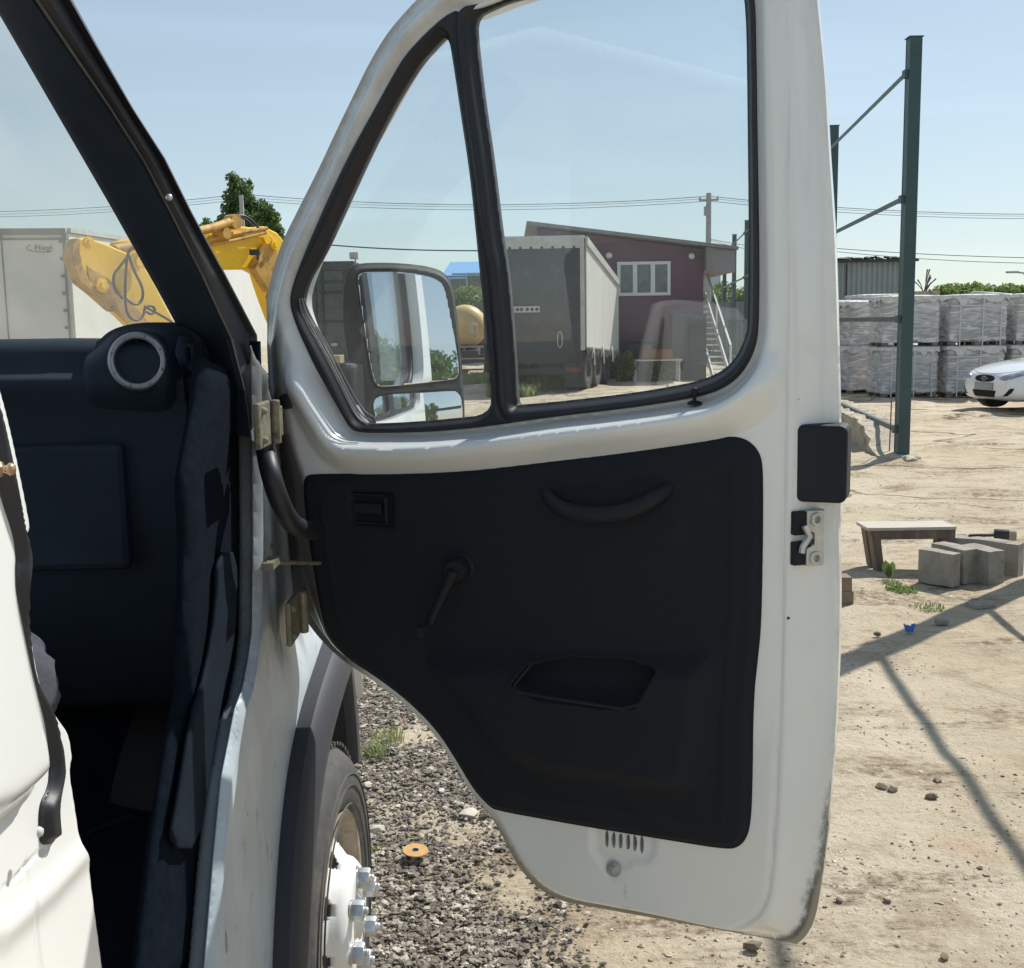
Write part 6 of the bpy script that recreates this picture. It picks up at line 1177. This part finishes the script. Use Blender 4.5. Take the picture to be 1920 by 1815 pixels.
tree(tc_.x, TY, 9.5, px_clumps([(437,338,.45,.5),(447,350,.55,.6),(460,345,.4,.4),(438,368,.7,.6),(455,372,.8,.7),(432,392,.7,.6),(428,412,.55,.35),(455,400,1.0,.8),(478,392,.9,.7),(492,405,.8,.7),(508,396,.35,.45),(513,412,.5,.6),(470,420,1.2,.8),(500,428,.9,.6),(521,432,.35,.35),(440,430,1.2,.8),(480,460,1.8,1.4),(440,470,1.5,1.2),(505,465,1.2,1.2)], TY), 15000, .12, 'dark green leafy tree rising behind the yellow excavator boom')
p = AY(384, 420, TY); tree(p.x, TY+3, 7.0, px_clumps([(383,416,.3,.4),(386,430,.6,.6),(384,460,1.1,1.1)], TY+3), 1600, .12, 'small treetop just peeping out above the left end of the boom')
tree(AY(872,575,70).x, 70, 3.4, px_clumps([(862,572,.5,.5),(878,566,.9,.9),(893,572,.9,.9),(850,580,1.0,.9)], 60), 3500, .10, 'bright green bush in front of the blue house', 'leafl', 'bush', 'bush')
for i, (x, y, w_, lab) in enumerate([(1775,553,1.5,'light green bush behind the beam right of the tall post'),(1800,550,1.6,'round light green bush behind the concrete wall'),(1840,552,1.5,'green bush behind the pipe barrier'),(1875,550,1.6,'taller shrub beyond the pipe barrier'),(1905,550,1.3,'green shrub below the street lamp'),(1390,548,2.2,'pale green bush seen above the grey fence in the window')]):
    c = AY(x, y+6, 62); tree(c.x, 62, c.z, [((c.x+random.uniform(-w_, w_), 62+random.uniform(-1, 1), c.z+random.uniform(-.9, .35)), (.7, .7, .45)) for _ in range(9)], 3500, .10, lab, 'leafl', 'bush', 'bush', 'bushes behind the yard wall')
cn = MB(); c = AY(1733, 546, 30.9)
for i in range(9): a = R(random.uniform(-45, 45)); L_ = random.uniform(.25, .62); cn.tube([c+Vector((random.uniform(-.05, .05), 0, -.05)), c+Vector((math.sin(a)*L_*.6, 0, math.cos(a)*L_*.6)), c+Vector((math.sin(a)*L_*1.1, 0, math.cos(a)*L_))], [.01, .014, .022], 5)
tag(mk('dry_weed', cn, 'bark'), 'dry grey weed sticking up from the beam right of the tall post', 'weed')
def blades(name, cx, cy, n, rad_, h, m, lab, cat, wdt=.006, kind=None, grp=None):
    vs = []; fs = []
    for i in range(n):
        a = rng.random()*6.283; r_ = rad_*rng.random()**.6; x, y = cx+r_*math.cos(a), cy+r_*math.sin(a); L_ = h*rng.uniform(.5, 1.1); b_ = rng.random()*6.283; ln = rng.uniform(.2, .8)*L_; z0 = gz(x, y); w_ = wdt*rng.uniform(.6, 1.3); t = Vector((-math.sin(b_), math.cos(b_), 0))*w_; d = Vector((math.cos(b_), math.sin(b_), 0)); k = len(vs)
        p0 = Vector((x, y, z0-.005)); p1 = p0+d*ln*.35+Vector((0, 0, L_*.6)); p2 = p0+d*ln+Vector((0, 0, L_)); vs += [tuple(q) for q in (p0-t, p0+t, p1+t*.8, p1-t*.8, p2)]; fs += [(k, k+1, k+2, k+3), (k+3, k+2, k+4)]
    return tag(mk(name, (vs, fs), m, fixn=False), lab, cat, grp, kind)
for x, y, n, r_, h, w_, lab in [(728,1392,80,.07,.07,.003,'upper tuft of thin grass on the gravel near the wheel arch'),(706,1425,80,.05,.08,.003,'lower tuft of thin grass on the gravel just above the tyre'),(704,1598,60,.04,.03,.005,'tiny green sprout beside the tyre on the gravel'),(1692,1106,300,.10,.03,.006,'low creeping green weed below the bench'),(1672,1093,120,.07,.03,.006,'sparse weed under the leafy sprout'),(1738,1140,120,.10,.03,.004,'dry pale weed between the bench and the long shadow')]:
    c = G(x, y); blades('grass_tuft', c.x, c.y, n, r_, h, 'leafy' if n != 300 else 'leafl', lab, 'grass tuft', w_, None, 'tufts of weed on the yard')
c = G(1666, 1086); vs = []; fs = []
for a, L_, w_ in ((1.9, .13, .035), (1.0, .12, .033), (2.8, .05, .02), (.2, .05, .02), (4.2, .05, .02)):
    d = Vector((math.cos(a)*.45, math.sin(a)*.15, .88)); s = Vector((math.sin(a), .1, .0)).normalized()*w_ if L_ > .1 else Vector((0, .02, .01)); k = len(vs)
    for t, ww in ((0, .1), (.25, .6), (.5, 1), (.75, .8), (1, .05)): q = c+d*L_*t+Vector((0, 0, .01)); vs += [tuple(q-s*ww), tuple(q+Vector((0, .004, -.004))), tuple(q+s*ww)]
    for j in range(4): fs += [(k+3*j, k+3*j+1, k+3*j+4, k+3*j+3), (k+3*j+1, k+3*j+2, k+3*j+5, k+3*j+4)]
tag(mk('leafy_sprout', (vs, fs), 'leafl', smooth=True, fixn=False), 'single broad leaved green sprout between the bench and the blocks', 'sprout')
for x, y, n, r_, h, lab in [(985,728,2600,1.0,.45,'grass patch under the dark trailer rear'),(1030,722,1600,.6,.4,'grass patch right below the trailer bumper'),(960,742,900,.6,.3,'grass patch beside the window divider bottom'),(895,715,2200,1.6,.28,'grass patch beneath the tank truck')]:
    c = G(x, y); blades('grass_patch', c.x, c.y, n, r_, h, 'leafy', lab, 'grass', .02, 'stuff')
for x, y, h, lab in [(1157,716,.9,'green weed bush between the trailer and the burgundy house'),(1246,712,.8,'green weed bush at the foot of the house near the orange crate'),(963,700,.7,'green weed showing through the trailer underframe')]:
    c = G(x, y+2); leaves_ = [((c.x+random.uniform(-.3, .3), c.y, h*random.uniform(.2, .7)), (.28, .25, .3)) for _ in range(6)]; tag(leaves('weed_bush', leaves_, 1400, .06, 'leafl'), lab, 'weed bush', 'weed bushes by the house')
# trees behind and right of the viewer, which the door mirror shows
for i, (x, y, h, lab) in enumerate([(9, -6, 3.2, 'green tree behind the camera, left in the mirror'), (13, -8.5, 3.6, 'green tree behind the camera in the middle of the mirror'), (17, -9, 3.0, 'green tree behind the camera, right in the mirror'), (22, -13, 4.2, 'farther green tree behind the camera'), (28, -13, 4.0, 'farthest green tree behind the camera')]):
    tree(x, y, h, [((x+random.uniform(-1.8, 1.8), y+random.uniform(-1, 1), h*random.uniform(.35, .95)), (.9, .9, .6)) for _ in range(10)], 5000, .10, lab, 'leaf', 'tree', 'tree', 'trees behind the viewer')
